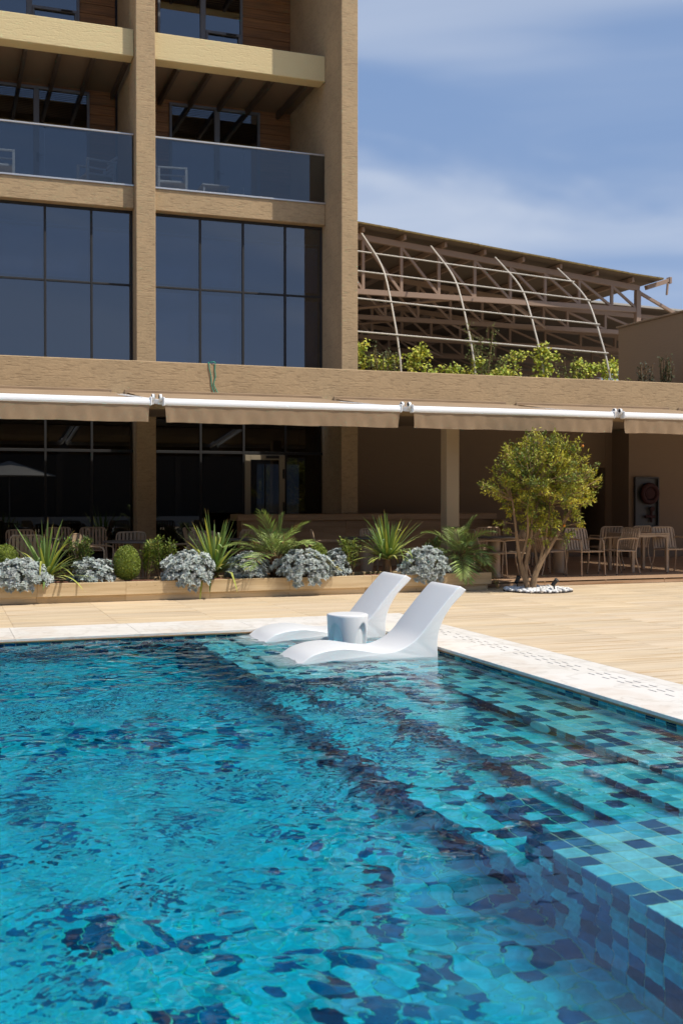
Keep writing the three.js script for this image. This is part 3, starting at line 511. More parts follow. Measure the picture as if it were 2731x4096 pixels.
// ---------- restaurant podium: parapet, soffit, glazing, back walls ----------
const podium = group('restaurant_podium'); tag(podium, 'single storey tan rendered restaurant front with long parapet above the awnings', 'building');
const PZ = -20.0, PT = 3.955, PB = 3.10;
const ceilMat = std({ color: lin(0.30, 0.23, 0.16), roughness: 0.9 });
{
  const t = podium;
  mesh('parapet', cbox(-8, PB, PZ - 0.28, 30, PT, PZ, 0.012), stucco, t);
  mesh('soffit', [pbox(-8, 3.12, -30, -4.42, 3.34, PZ - 0.282), pbox(-4.42, 3.12, -22.28, FIN, 3.34, PZ - 0.282), pbox(FIN, 3.12, -21.49, 8.11, 3.34, PZ - 0.282), pbox(8.11, 3.12, -33, 30, 3.34, PZ - 0.282)], ceilMat, t);
  // ground floor glazing
  const zg = -22.72, bays = [[-3.665, -0.195], [0.205, 3.675], [4.075, FIN - 0.005]], mull = [[-2.75, -1.85, -0.95], [1.04, 1.945, 2.85], [5.071, 5.99, 6.91]], tm = 2.44;
  bays.forEach(([A, B], bi) => {
    const cw = sub(t, 'glazed_bay'), edges = [A, ...mull[bi], B];
    for (let i = 0; i < 4; i++) {
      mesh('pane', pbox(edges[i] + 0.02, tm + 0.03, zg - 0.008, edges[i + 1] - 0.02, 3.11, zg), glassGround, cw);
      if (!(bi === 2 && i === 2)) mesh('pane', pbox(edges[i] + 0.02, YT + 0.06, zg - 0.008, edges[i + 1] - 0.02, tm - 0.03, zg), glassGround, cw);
    }
    for (const x of mull[bi]) mesh('mullion', cbox(x - 0.022, YT + 0.002, zg - 0.06, x + 0.022, 3.11, zg + 0.03, 0.004), frameDark, cw);
    mesh('transom', cbox(A, tm - 0.028, zg - 0.055, B, tm + 0.028, zg + 0.026, 0.004), frameDark, cw);
    mesh('sill_rail', cbox(A, YT + 0.003, zg - 0.055, B, YT + 0.058, zg + 0.026, 0.004), frameDark, cw);
  });
  // glazed door
  const d = sub(t, 'glass_door'), x0 = 6.014, x1 = 6.886, y1 = 2.395, doorMat = std({ color: lin(0.33, 0.28, 0.20), roughness: 0.5 });
  for (const [p, q, r, s] of [[x0, x0 + 0.12, YT + 0.01, y1], [x1 - 0.12, x1, YT + 0.01, y1], [x0 + 0.121, x1 - 0.121, y1 - 0.10, y1], [x0 + 0.121, x1 - 0.121, YT + 0.01, YT + 0.25]]) mesh('door_frame', cbox(p, r, zg - 0.02, q, s, zg + 0.045, 0.004), doorMat, d);
  mesh('door_pane', pbox(x0 + 0.12, YT + 0.25, zg - 0.008, x1 - 0.12, y1 - 0.10, zg), glassGround, d);
  mesh('pull_bar', rod([x0 + 0.42, 0.6, zg + 0.09], [x0 + 0.42, 2.2, zg + 0.09], 0.018), frameDark, d);
  for (const y of [0.5, 1.2, 1.9]) mesh('hinge', cbox(x1 - 0.05, y, zg + 0.046, x1 - 0.01, y + 0.2, zg + 0.062), frameDark, d);
  mesh('door_closer', cbox(x1 - 0.42, y1 - 0.07, zg + 0.046, x1 - 0.14, y1 - 0.01, zg + 0.10), frameDark, d);
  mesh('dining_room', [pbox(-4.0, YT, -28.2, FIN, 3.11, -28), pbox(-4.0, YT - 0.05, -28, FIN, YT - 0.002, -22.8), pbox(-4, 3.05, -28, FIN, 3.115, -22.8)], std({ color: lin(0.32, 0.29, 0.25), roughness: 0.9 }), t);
  // back walls beyond the tower
  mesh('back_wall', [pbox(8.104, YT + 0.002, -23.3, 14.35, 3.115, -23.0)], brownWall, t);
  mesh('back_wall', [pbox(15.02, YT + 0.002, -23.3, 15.2, 3.115, -23.0), pbox(14.35, 2.22, -23.3, 15.02, 3.115, -23.01), pbox(15.2, YT + 0.002, -23.3, 30, 3.115, -22.3)], brownWall, t);
  mesh('doorway', [pbox(14.3, YT, -25.2, 15.1, 3.0, -25.0), pbox(14.25, YT, -25.0, 14.34, 3.0, -23.31), pbox(15.03, YT, -25.0, 15.12, 3.0, -23.31)], brownWall, t);
  mesh('roof_deck', pbox(8.104, 3.342, -33, 30, 3.42, PZ - 0.283), std({ color: lin(0.3, 0.26, 0.2), roughness: 0.95 }), t);
  mesh('end_wall', pbox(-8.3, 0, -30, -8.002, 3.9, PZ), brownWall, t);
}
{
  // recessed hose cabinet
  const g = group('hose_cabinet', 15.66, 0.83, -22.3); tag(g, 'recessed fire hose cabinet with red reel on the brown back wall', 'hose cabinet');
  const w = 0.30, h = 1.12, red = std({ color: lin(0.045, 0.012, 0.012), roughness: 0.85 }), pale = std({ color: lin(0.055, 0.055, 0.055), roughness: 0.5 });
  mesh('back_plate', cbox(-w, 0, 0.003, w, h, 0.02), pale, g);
  for (const [a, b, c, d] of [[-w - 0.03, -w, 0, h], [w, w + 0.03, 0, h], [-w - 0.03, w + 0.03, h, h + 0.03], [-w - 0.03, w + 0.03, -0.03, 0]]) mesh('frame', cbox(a, c, 0.002, b, d, 0.09), pale, g);
  const reel = new THREE.TorusGeometry(0.2, 0.06, 12, 40); reel.translate(0.06, 0.76, 0.09); mesh('hose_reel', reel, red, g);
  const hub = new THREE.CylinderGeometry(0.13, 0.13, 0.08, 28); hub.rotateX(Math.PI / 2); hub.translate(0.06, 0.76, 0.08); mesh('reel_hub', hub, red, g);
  mesh('valve', [rod([0.12, 0.08, 0.07], [0.12, 0.45, 0.07], 0.03), rod([-0.05, 0.22, 0.07], [0.22, 0.22, 0.07], 0.035), rod([0.12, 0.4, 0.07], [0.12, 0.4, 0.13], 0.06)], red, g);
}
// slender post under the awnings
{ const g = group('terrace_post', 8.26, YT, -17.42); tag(g, 'square beige post standing on the terrace behind the feathery palm', 'post'); mesh('shaft', cbox(-0.12, 0.012, -0.12, 0.12, 2.90, 0.12, 0.008), std({ color: lin(0.44, 0.32, 0.20), roughness: 0.6 }), g); mesh('base_plate', cbox(-0.16, 0.001, -0.16, 0.16, 0.012, 0.16), frameGrey, g); }
// bar counter
{
  const g = group('bar_counter'); tag(g, 'long brown stone bar counter with overhanging top at the back of the terrace', 'bar counter');
  const cm = std({ color: lin(0.52, 0.42, 0.34), map: travMap, roughness: 0.5 });
  for (let i = 0; i < 5; i++) mesh('front_panel', metric(cbox(5.52 + i * 1.09, YT + 0.004, -21.45, 5.52 + (i + 1) * 1.09 - 0.003, 1.04, -21.1, 0.003), i, i * 0.3), cm, g);
  mesh('counter_top', cbox(5.42, 1.042, -21.6, 11.05, 1.168, -21.0, 0.008), cm, g);
  mesh('end_panel', cbox(10.98, YT + 0.004, -21.6, 11.06, 1.04, -20.6, 0.004), cm, g);
}
// ---------- awnings ----------
const canvasMap = tex(512, (u, v) => { const a = fbm(u, v, 200, 200, 2, 501), b = fbm(u, v, 3, 3, 3, 502); const k = 0.86 + 0.12 * (a - 0.5) + 0.16 * (b - 0.5); return [0.69 * k, 0.59 * k, 0.475 * k]; }, { srgb: true });
const canvasMat = std({ color: lin(0.95, 0.93, 0.90), map: canvasMap, roughness: 0.9 });
const barMat = std({ color: lin(0.80, 0.81, 0.82), roughness: 0.35 });
const ZA = -16.2;
function sheet(fn, nu, nv) { // fn(u, v) -> [x, y, z]; a cloth with 2 mm thickness
  const pos = [], uv = [], idx = [];
  for (const s of [0, 1]) for (let j = 0; j <= nv; j++) for (let i = 0; i <= nu; i++) { const p = fn(i / nu, j / nv); pos.push(p[0], p[1] - s * 0.0015, p[2] - s * 0.002); uv.push(p[0], p[1] + p[2]); }
  const N = (nu + 1) * (nv + 1);
  for (const s of [0, 1]) for (let j = 0; j < nv; j++) for (let i = 0; i < nu; i++) { const a = s * N + j * (nu + 1) + i, b = a + 1, c = a + nu + 1, d = c + 1; if (s) idx.push(a, c, b, b, c, d); else idx.push(a, b, c, b, d, c); }
  const g = new THREE.BufferGeometry(); g.setAttribute('position', new THREE.Float32BufferAttribute(pos, 3)); g.setAttribute('uv', new THREE.Float32BufferAttribute(uv, 2)); g.setIndex(idx); g.computeVertexNormals(); return g;
}
function awning(x0, x1, seed, label) {
  const g = group('awning', 0, 0, 0); tag(g, label, 'awning', 'taupe awnings along the parapet');
  const r = rng(seed), ph = [r() * 6, r() * 6, r() * 6, r() * 6], L = x1 - x0, yb = 2.90, yw = 3.375;
  mesh('canvas', sheet((u, v) => { const sag = Math.sin(v * Math.PI) * (-0.02 + 0.006 * Math.sin(u * 9 + ph[0])), edge = Math.exp(-u * 14) + Math.exp(-(1 - u) * 14); return [lerp(x0 + 0.05, x1 - 0.05, u), lerp(yb + 0.03, yw, v) + sag + 0.003 * edge * Math.sin(v * 40 + u * 60), lerp(ZA - 0.05, PZ + 0.06, v)]; }, 60, 30), canvasMat, g);
  const drop = 0.255;
  mesh('valance', sheet((u, v) => {
    const x = lerp(x0 - 0.0, x1 + 0.0, u), t = 1 - v; // v = 0 bottom
    const amp = (0.003 + 0.014 * t) * (0.55 + 0.45 * Math.exp(-u * 6) + 0.3 * Math.exp(-(1 - u) * 9));
    const w = Math.sin(x * 11 + ph[0] + t * 1.6) * 0.5 + Math.sin(x * 23 + ph[1] - t * 2.2) * 0.32 + Math.sin(x * 41 + ph[2] + t * 2.5) * 0.2;
    return [x + 0.015 * w * t + (u > 0.985 ? -0.02 * t : u < 0.015 ? 0.02 * t : 0), yb - 0.045 - t * drop - (0.004 * Math.sin(x * 5 + ph[3]) + 0.003 * w) * t, ZA + 0.036 + amp * w - 0.02 * t];
  }, 200, 10), canvasMat, g);
  // rounded front bar
  const s = new THREE.Shape(); s.moveTo(-0.05, -0.055); s.lineTo(0.03, -0.055); s.quadraticCurveTo(0.055, -0.05, 0.055, -0.02); s.quadraticCurveTo(0.05, 0.05, -0.01, 0.055); s.lineTo(-0.05, 0.055); s.closePath();
  const bg = new THREE.ExtrudeGeometry(s, { depth: L, bevelEnabled: false, curveSegments: 8 }); bg.rotateY(Math.PI / 2); bg.applyMatrix4(new THREE.Matrix4().makeScale(1, 1, -1)); { const p = bg.attributes.position; for (let i = 0; i < p.count; i++) p.setX(i, p.getX(i)); }
  bg.translate(x0, yb, ZA); const fb = toCreasedNormals(bg, 0.5); mesh('front_bar', fb, barMat, g);
  for (const [x, sgn] of [[x0, -1], [x1, 1]]) {
    const c = sub(g, 'end_bracket');
    mesh('end_cap', cbox(Math.min(x, x + sgn * 0.03), yb - 0.062, ZA - 0.06, Math.max(x, x + sgn * 0.03), yb + 0.07, ZA + 0.062, 0.014), barMat, c);
    mesh('pulley', (() => { const q = new THREE.CylinderGeometry(0.055, 0.055, 0.035, 20); q.rotateZ(Math.PI / 2); q.translate(x + sgn * 0.055, yb + 0.06, ZA - 0.02); return q; })(), barMat, c);
    mesh('pulley_pin', (() => { const q = new THREE.CylinderGeometry(0.03, 0.03, 0.05, 14); q.rotateZ(Math.PI / 2); q.translate(x + sgn * 0.058, yb + 0.075, ZA - 0.0); return q; })(), frameDark, c);
    mesh('guide_rail', bar([x + sgn * 0.05, yb + 0.0, ZA - 0.06], [x + sgn * 0.05, yw - 0.06, PZ + 0.005], 0.05, 0.07), barMat, g);
  }
  mesh('roller_box', cbox(x0, yw - 0.07, PZ + 0.004, x1, yw + 0.05, PZ + 0.055, 0.01), canvasMat, g);
}
awning(-4.60, -0.95, 1, 'taupe awning reaching away from the hanging cord, beyond the frame edge');
awning(-0.85, 2.86, 2, 'taupe awning in front of the ground floor glass beside the central column');
awning(3.08, 6.80, 3, 'taupe awning hanging directly below the green cord');
awning(7.03, 10.71, 4, 'taupe awning above the beige post and the feathery palm');
awning(10.93, 14.62, 5, 'taupe awning above the group of chairs past the leafy tree');
awning(14.84, 18.5, 6, 'taupe awning in front of the recessed hose cabinet');
// green cord over the parapet
tag(mesh('hanging_cord', [tube([[4.62, 3.962, -20.05], [4.615, 3.972, -19.992], [4.63, 3.86, -19.985], [4.66, 3.72, -19.985], [4.665, 3.60, -19.985], [4.70, 3.46, -19.985], [4.745, 3.385, -19.97]], 0.008, 60, 6), tube([[4.62, 3.962, -20.05], [4.68, 3.985, -19.995], [4.735, 3.97, -19.985], [4.73, 3.85, -19.985], [4.74, 3.72, -19.985], [4.71, 3.58, -19.985], [4.76, 3.46, -19.985], [4.80, 3.40, -19.975], [4.79, 3.36, -19.96]], 0.008, 60, 6)], std({ color: lin(0.02, 0.32, 0.22), roughness: 0.5 })), 'looped green cord hanging over the parapet face', 'cord');

// ---------- roof terrace block beside the shed ----------
{ const g = group('roof_annex'); tag(g, 'plain brown rendered annex wall rising behind the parapet', 'building'); mesh('wall', cbox(15.6, 3.422, -23.35, 22, 5.64, -20.4, 0.01), brownWall, g); mesh('coping_strip', cbox(15.56, 5.642, -23.39, 22, 5.68, -20.36, 0.004), brownWall, g); }
// ---------- open trussed shed behind ----------
const steelMat = std({ color: lin(0.36, 0.245, 0.175), roughness: 0.6 });
const pipePale = std({ color: lin(0.50, 0.46, 0.40), roughness: 0.5 });
const roofUnder = std({ color: lin(0.17, 0.125, 0.09), roughness: 0.85 });
const mossMat = std({ color: lin(0.30, 0.21, 0.07), roughness: 0.9, map: tex(256, (u, v) => { const a = fbm(u, v, 20, 20, 3, 601); return 0.35 + 0.6 * a; }, { rep: [0.6, 0.6] }) });
{
  const shed = group('truss_shed'); tag(shed, 'open shed of brown steel trusses under a low pitched roof', 'shed');
  const yc = 7.43, topY = (x) => x < 20.8 ? 9.0 - (x - 11.324) * 0.0925 : 8.123 - (x - 20.8) * 0.028, xs = []; for (let x = 5.5; x < 20.8; x += 1.19) xs.push(x + 0.0); // verticals
  const vx = [6.69, 7.88, 9.07, 10.26, 11.455, 12.649, 13.846, 15.024, 16.217, 17.416, 18.615, 19.796];
  for (let k = 0; k < 7; k++) {
    const z = -30 - k * 4.2, tr_ = sub(shed, 'truss'), far = k > 0, XE = far ? 33 : 21.0, posts = far ? [...vx, ...[20.75, 22.3, 23.9, 25.5, 27.1, 28.7, 30.3, 31.9]] : vx;
    const B = (name, a, b, w, d) => mesh(name, bar(a, b, w, d), steelMat, tr_);
    B('top_chord', [5.5, topY(5.5), z], [20.8, topY(20.8), z], 0.17, 0.12);
    if (far) B('top_chord', [20.8, topY(20.81), z], [XE, topY(XE), z], 0.15, 0.12);
    B('bottom_chord', [5.5, yc, z], [far ? XE : 20.75, yc, z], 0.15, 0.12);
    for (const x of posts) B('web_post', [x, yc + 0.07, z], [x, topY(x) - 0.08, z], 0.085, 0.085);
    for (let i = 0; i < posts.length; i++) { const x1 = posts[i + 1] ?? XE - 0.3; B('web_diagonal', [posts[i] + 0.02, topY(posts[i]) - 0.1, z + 0.003], [x1 - 0.03, yc + 0.08, z + 0.003], 0.075, 0.07); }
    if (!far) { B('end_post', [20.75, 7.0, z], [20.75, topY(20.75) - 0.085, z], 0.16, 0.16); B('outrigger', [20.84, 7.98, z], [22.4, 7.30, z], 0.09, 0.09); } else B('end_post', [XE, 3.4, z], [XE, topY(XE) - 0.08, z], 0.16, 0.16);
    if (k < 6) { const br = sub(shed, 'bracing'); for (const [xa, xb] of [[9.07, 12.649], [14.5, 11], [16.217, 19.796]]) mesh('brace', bar([xa, yc + 0.0, z - 0.1], [xb, yc - 0.0, z - 4.1], 0.07, 0.07), steelMat, br); }
  }
  const roof = sub(shed, 'roof');
  const slab = (x0, x1, z0, z1) => { const q = new THREE.BoxGeometry(x1 - x0, 0.05, z1 - z0); q.translate((x0 + x1) / 2, 0, (z0 + z1) / 2); const p = q.attributes.position; for (let i = 0; i < p.count; i++) p.setY(i, p.getY(i) + topY(p.getX(i)) + 0.27); q.computeVertexNormals(); return metric(q.toNonIndexed()); };
  for (let k = 0; k < 13; k++) { const x0 = 4.6 + k * 1.29; mesh('roof_sheet', slab(x0, x0 + 1.286, -58.5, -29.55), roofUnder, roof); }
  for (let k = 0; k < 9; k++) { const x0 = 21.38 + k * 1.29; mesh('roof_sheet', slab(x0, x0 + 1.286, -58.5, -33.8), roofUnder, roof); }
  for (let k = 0; k < 13; k++) { const x0 = 4.6 + k * 1.29; const a = [x0, topY(x0) + 0.27, -29.52], b = [x0 + 1.286, topY(x0 + 1.286) + 0.27 + (k % 2) * 0.008, -29.52]; mesh('mossy_edge', bar(a, b, 0.05, 0.07), mossMat, roof); }
  for (let k = 0; k < 12; k++) { const x = 6.2 + k * 1.29; mesh('purlin', cbox(x - 0.04, topY(x) + 0.09, -58, x + 0.04, topY(x) + 0.235, -29.7), steelMat, roof); }
  const eave = sub(shed, 'eave_bracket'); mesh('arm', bar([21.0, topY(20.9) + 0.02, -29.9], [21.85, 8.42, -29.9], 0.14, 0.16), steelMat, eave); mesh('drop', bar([21.78, 8.36, -29.85], [21.74, 7.95, -29.85], 0.05, 0.06), steelMat, eave); mesh('end_plate', cbox(21.82, 8.32, -29.98, 21.9, 8.52, -29.8), steelMat, eave);
  mesh('inner_wall', pbox(3.5, 3.4, -58.4, 31, 9.0, -58.2), roofUnder, shed);
  mesh('inner_floor', pbox(5, 3.3, -58, 32, 3.4, -33.1), roofUnder, shed);
  // pale sheet roof edge showing at the far side
  mesh('gutter', bar([21.4, topY(21.4) + 0.27, -33.75], [33.2, topY(33.2) + 0.27, -33.75], 0.07, 0.06), pipePale, shed);
}
{
  const g = group('arched_pergola'); tag(g, 'pergola of four curved pale pipes with horizontal rails behind the parapet', 'pergola');
  const arcX = [11.23, 13.37, 15.45, 17.56, 9.1], drop = [0, 0.19, 0.36, 0.54, -0.2];
  const line = [[8.97, -29.5], [8.40, -28.75], [7.96, -28.2], [7.50, -27.77], [6.88, -27.42], [6.27, -27.14], [5.79, -26.93], [5.35, -26.78], [4.90, -26.66], [3.42, -26.5]];
  const arc = (y, i) => 3.42 + (y - 3.42) * (1 - drop[i] / 5.55);
  arcX.forEach((x, i) => mesh('arch', tube(line.map(([y, z]) => [x, arc(y, i), z]), 0.027, 60, 8), pipePale, g));
  // rails run level along the arches
  for (const [y, z] of [[8.357, -28.70], [7.592, -27.84], [6.743, -27.35], [5.78, -26.92]]) mesh('rail', rod([8.2, arc(y, 0) + 0.06, z + 0.06], [17.62, arc(y, 3), z + 0.06], 0.021, 8), pipePale, g);
}
// ---------- terrace chairs and tables ----------
const chairMat = std({ color: lin(0.47, 0.335, 0.215), roughness: 0.45, metalness: 0.15 });
const footMat = std({ color: lin(0.03, 0.03, 0.03), roughness: 0.7 });
const tableMat = std({ color: lin(0.14, 0.125, 0.11), roughness: 0.45 });
// faces +z; origin on the floor
function makeChair() {
  const g = group('terrace_chair'), r = 0.0125, hw = 0.235;
  // upright back hoop
  const by = (y) => -0.20 - (y - 0.44) * 0.26; // leaning back
  mesh('back_frame', tube([[-hw, 0.44, by(0.44)], [-hw, 0.62, by(0.62)], [-hw, 0.76, by(0.76)], [-hw + 0.012, 0.812, by(0.812)], [-hw + 0.055, 0.84, by(0.84)], [0, 0.843, by(0.843)], [hw - 0.055, 0.84, by(0.84)], [hw - 0.012, 0.812, by(0.812)], [hw, 0.76, by(0.76)], [hw, 0.62, by(0.62)], [hw, 0.44, by(0.44)]], r, 60, 8), chairMat, g);
  for (let k = 0; k < 7; k++) { const x = (k - 3) * 0.062; mesh('back_slat', bar([x, 0.46, by(0.46) + 0.004], [x, 0.832, by(0.832) + 0.002], 0.042, 0.009), chairMat, g); }
  mesh('lower_back_rail', rod([-hw, 0.455, by(0.455)], [hw, 0.455, by(0.455)], 0.009), chairMat, g);
  for (let k = 0; k < 7; k++) { const x = (k - 3) * 0.062; mesh('seat_slat', bar([x, 0.437, -0.19], [x, 0.452, 0.235], 0.044, 0.010), chairMat, g); }
  mesh('seat_frame', [rod([-hw, 0.425, -0.2], [hw, 0.425, -0.2], 0.010), rod([-hw, 0.437, 0.235], [hw, 0.437, 0.235], 0.010), rod([-hw, 0.425, -0.2], [-hw, 0.437, 0.235], 0.011), rod([hw, 0.425, -0.2], [hw, 0.437, 0.235], 0.011)], chairMat, g);
  for (const s of [-1, 1]) {
    const x = s * hw;
    const rl = mesh('leg', tube([[x, 0.45, by(0.45)], [x, 0.3, -0.205], [x + s * 0.012, 0.15, -0.245], [x + s * 0.02, 0.012, -0.285]], r, 16, 8), chairMat, g);
    mesh('foot_cap', rod([x + s * 0.02, 0.0, -0.286], [x + s * 0.02, 0.016, -0.285], 0.015), footMat, rl);
    const fl = mesh('leg', tube([[x + s * 0.02, 0.012, 0.262], [x + s * 0.014, 0.25, 0.25], [x + s * 0.006, 0.44, 0.24], [x + s * 0.004, 0.60, 0.228], [x + s * 0.004, 0.637, 0.21], [x + s * 0.004, 0.652, 0.17], [x + s * 0.004, 0.66, 0.0], [x, 0.655, by(0.655)]], r, 40, 8), chairMat, g);
    mesh('foot_cap', rod([x + s * 0.02, 0.0, 0.262], [x + s * 0.02, 0.016, 0.262], 0.015), footMat, fl);
    mesh('armrest', bar([x + s * 0.004, 0.672, -0.2], [x + s * 0.004, 0.664, 0.17], 0.046, 0.014, 0.005), chairMat, g);
  }
  return g;
}
const PI = Math.PI;
const chair0 = makeChair(); tag(chair0, 'tan slatted armchair with its back to the planter, behind the first strappy plant', 'chair', 'tan slatted terrace armchairs');
chair0.position.set(1.18, YT, -17.5); chair0.rotation.y = PI + 0.05;
const seats = [
  [2.22, -17.40, PI / 2 + 0.45, 'tan slatted armchair turned sideways, beside the round clipped ball and green shrub'],
  [2.93, -18.52, 0.05, 'tan slatted armchair facing the pool across the round table'],
  [3.72, -17.40, -PI / 2 - 0.35, 'tan slatted armchair seen from its side, past the round table end'],
  [2.10, -21.15, PI - 0.1, 'tan slatted armchair deep in shade in front of the glass by the column'],
  [2.64, -20.9, PI + 0.12, 'tan slatted armchair in shade behind the chair facing the pool'],
  [1.35, -20.4, 0.2, 'tan slatted armchair in deep shade behind the strappy plant'],
  [4.52, -20.25, PI / 2 + 0.3, 'tan slatted armchair beside the bar counter end, behind silver bushes'],
  [4.25, -18.5, 0.5, 'tan slatted armchair half hidden by the second strappy plant'],
  [6.30, -18.15, PI / 2 + 0.25, 'tan slatted armchair in front of the bar counter, past the palm'],
  [7.36, -18.4, PI - 0.25, 'tan slatted armchair in front of the bar counter behind the ringed stem plant'],
  [5.0, -19.0, -0.3, 'tan slatted armchair behind the fronds of the palm'],
  [9.02, -17.45, PI / 2 + 0.2, 'tan slatted armchair beside the planter end'],
  [9.50, -17.55, -PI / 2 + 0.1, 'tan slatted armchair behind the tree trunks'],
  [10.35, -17.75, PI / 2 - 0.1, 'tan slatted armchair with arms towards the table past the tree'],
  [10.95, -17.42, PI - 0.06, 'tan slatted armchair with sunlit back at the step edge past the tree'],
  [11.75, -17.55, -PI / 2 - 0.12, 'tan slatted armchair in profile between two tables'],
  [12.95, -17.62, PI + 0.06, 'tan slatted armchair with its back to the deck at the square table'],
  [12.25, -18.75, 0.12, 'tan slatted armchair facing the deck across the square table'],
  [13.0, -18.95, -0.1, 'tan slatted armchair behind the square table, beside the hose cabinet'],
  [11.0, -19.0, 0.05, 'tan slatted armchair facing the deck behind the sunlit chair'],
  [9.75, -19.1, 0.15, 'tan slatted armchair in shade behind the leafy tree'],
  [11.7, -20.2, 0.4, 'tan slatted armchair by the dark doorway'],
  [13.9, -17.8, -PI / 2, 'tan slatted armchair at the far side of the square table'],
];
for (const [x, z, t, l] of seats) copyOf(chair0, l, x, YT, z, t);
function roundTable(x, z, r, label, h = 0.72) {
  const g = group('round_table', x, YT, z); tag(g, label, 'table', 'round pedestal tables');
  mesh('table_top', new THREE.LatheGeometry([[0, h], [r - 0.01, h], [r, h - 0.006], [r, h - 0.018], [r - 0.012, h - 0.026], [0, h - 0.026]].map((p) => new THREE.Vector2(...p)), 48), tableMat, g);
  mesh('pedestal', new THREE.LatheGeometry([[0.11, h - 0.03], [0.11, 0.06], [0.13, 0.03], [0.15, 0.012], [0.15, 0.001]].map((p) => new THREE.Vector2(...p)), 32), chairMat, g);
}
roundTable(2.86, -17.72, 0.47, 'round grey table among the chairs behind the clipped egg shaped bush');
roundTable(1.45, -19.1, 0.45, 'round table in shade behind the first strappy plant');
roundTable(4.9, -18.1, 0.45, 'round table behind the palm trunk');
roundTable(6.95, -18.0, 0.45, 'round table in front of the bar counter');
roundTable(9.22, -17.62, 0.44, 'round pedestal table at the planter end beside the tree');
roundTable(10.9, -18.25, 0.45, 'round pedestal table behind the sunlit chair');
{
  const g = group('square_table', 12.55, YT, -18.1); tag(g, 'square tan slatted table with four straight legs', 'table');
  for (let k = 0; k < 8; k++) mesh('top_slat', cbox(-0.42 + k * 0.105, 0.715, -0.42, -0.42 + k * 0.105 + 0.1, 0.738, 0.42, 0.003), chairMat, g);
  mesh('apron', [cbox(-0.41, 0.66, 0.385, 0.41, 0.713, 0.41), cbox(-0.41, 0.66, -0.41, 0.41, 0.713, -0.385), cbox(-0.41, 0.66, -0.384, -0.385, 0.713, 0.384), cbox(0.385, 0.66, -0.384, 0.41, 0.713, 0.384)], chairMat, g);
  for (const [i, j] of [[-1, -1], [1, -1], [1, 1], [-1, 1]]) mesh('leg', cbox(i * 0.38 - 0.03, 0.002, j * 0.38 - 0.03, i * 0.38 + 0.03, 0.659, j * 0.38 + 0.03, 0.004), chairMat, g);
}
// ---------- plants ----------
const leafMat = std({ color: lin(1, 1, 1), vertexColors: true, roughness: 0.55 });
const leafThin = phys({ color: lin(1, 1, 1), vertexColors: true, roughness: 0.75, transmission: 0.28, thickness: 0 });
const barkMap = tex(256, (u, v) => { const a = fbm(u, v, 24, 6, 4, 701); return [0.36 + 0.4 * a, 0.30 + 0.34 * a, 0.23 + 0.28 * a]; }, { srgb: true, rep: [6, 2] });
const barkMat = std({ color: lin(0.9, 0.86, 0.8), map: barkMap, bumpMap: barkMap, bumpScale: 0.008, roughness: 0.95 });
const stemMat = std({ color: lin(0.16, 0.10, 0.05), roughness: 0.9 });
class Foliage {
  constructor() { this.p = []; this.n = []; this.c = []; }
  tri(a, b, c, n, col) { this.p.push(a.x, a.y, a.z, b.x, b.y, b.z, c.x, c.y, c.z); for (let i = 0; i < 3; i++) { this.n.push(n.x, n.y, n.z); this.c.push(col[0], col[1], col[2]); } }
  // leaf: base, direction, face normal, length, width, colour; folded along the midrib, bent down by bend at the tip
  leaf(b, d, nrm, L, W, col, bend = 0.25, fold = 0.25) {
    const s = d.clone().cross(nrm).normalize(), n = s.clone().cross(d).normalize();
    const mid = b.clone().addScaledVector(d, L * 0.5).addScaledVector(n, -bend * L * 0.12), tip = b.clone().addScaledVector(d, L * (1 - bend * 0.12)).addScaledVector(n, -bend * L * 0.5);
    const l = b.clone().addScaledVector(d, L * 0.46).addScaledVector(s, W / 2).addScaledVector(n, fold * W * 0.5 - bend * L * 0.1), r = b.clone().addScaledVector(d, L * 0.46).addScaledVector(s, -W / 2).addScaledVector(n, fold * W * 0.5 - bend * L * 0.1);
    const face = (A, B, C) => { const q = B.clone().sub(A).cross(C.clone().sub(A)).normalize(); this.tri(A, B, C, q, col); };
    face(b, mid, l); face(mid, tip, l); face(b, r, mid); face(mid, r, tip);
  }
  geo() { const g = new THREE.BufferGeometry(); g.setAttribute('position', new THREE.Float32BufferAttribute(this.p, 3)); g.setAttribute('normal', new THREE.Float32BufferAttribute(this.n, 3)); g.setAttribute('color', new THREE.Float32BufferAttribute(this.c, 3)); return g; }
}
const rdir = (r) => { const z = r() * 2 - 1, a = r() * 6.283, q = Math.sqrt(1 - z * z); return V3(q * Math.cos(a), z, q * Math.sin(a)); };
const vary = (r, c, k = 0.25) => { const s = 1 + (r() - 0.5) * 2 * k; return [c[0] * s * (1 + (r() - 0.5) * 0.15), c[1] * s, c[2] * s * (1 + (r() - 0.5) * 0.15)]; };
function leafMesh(name, fol, parent, mat = leafMat) { const m = mesh(name, fol.geo(), mat, parent); m.userData.kind = 'stuff'; return m; }

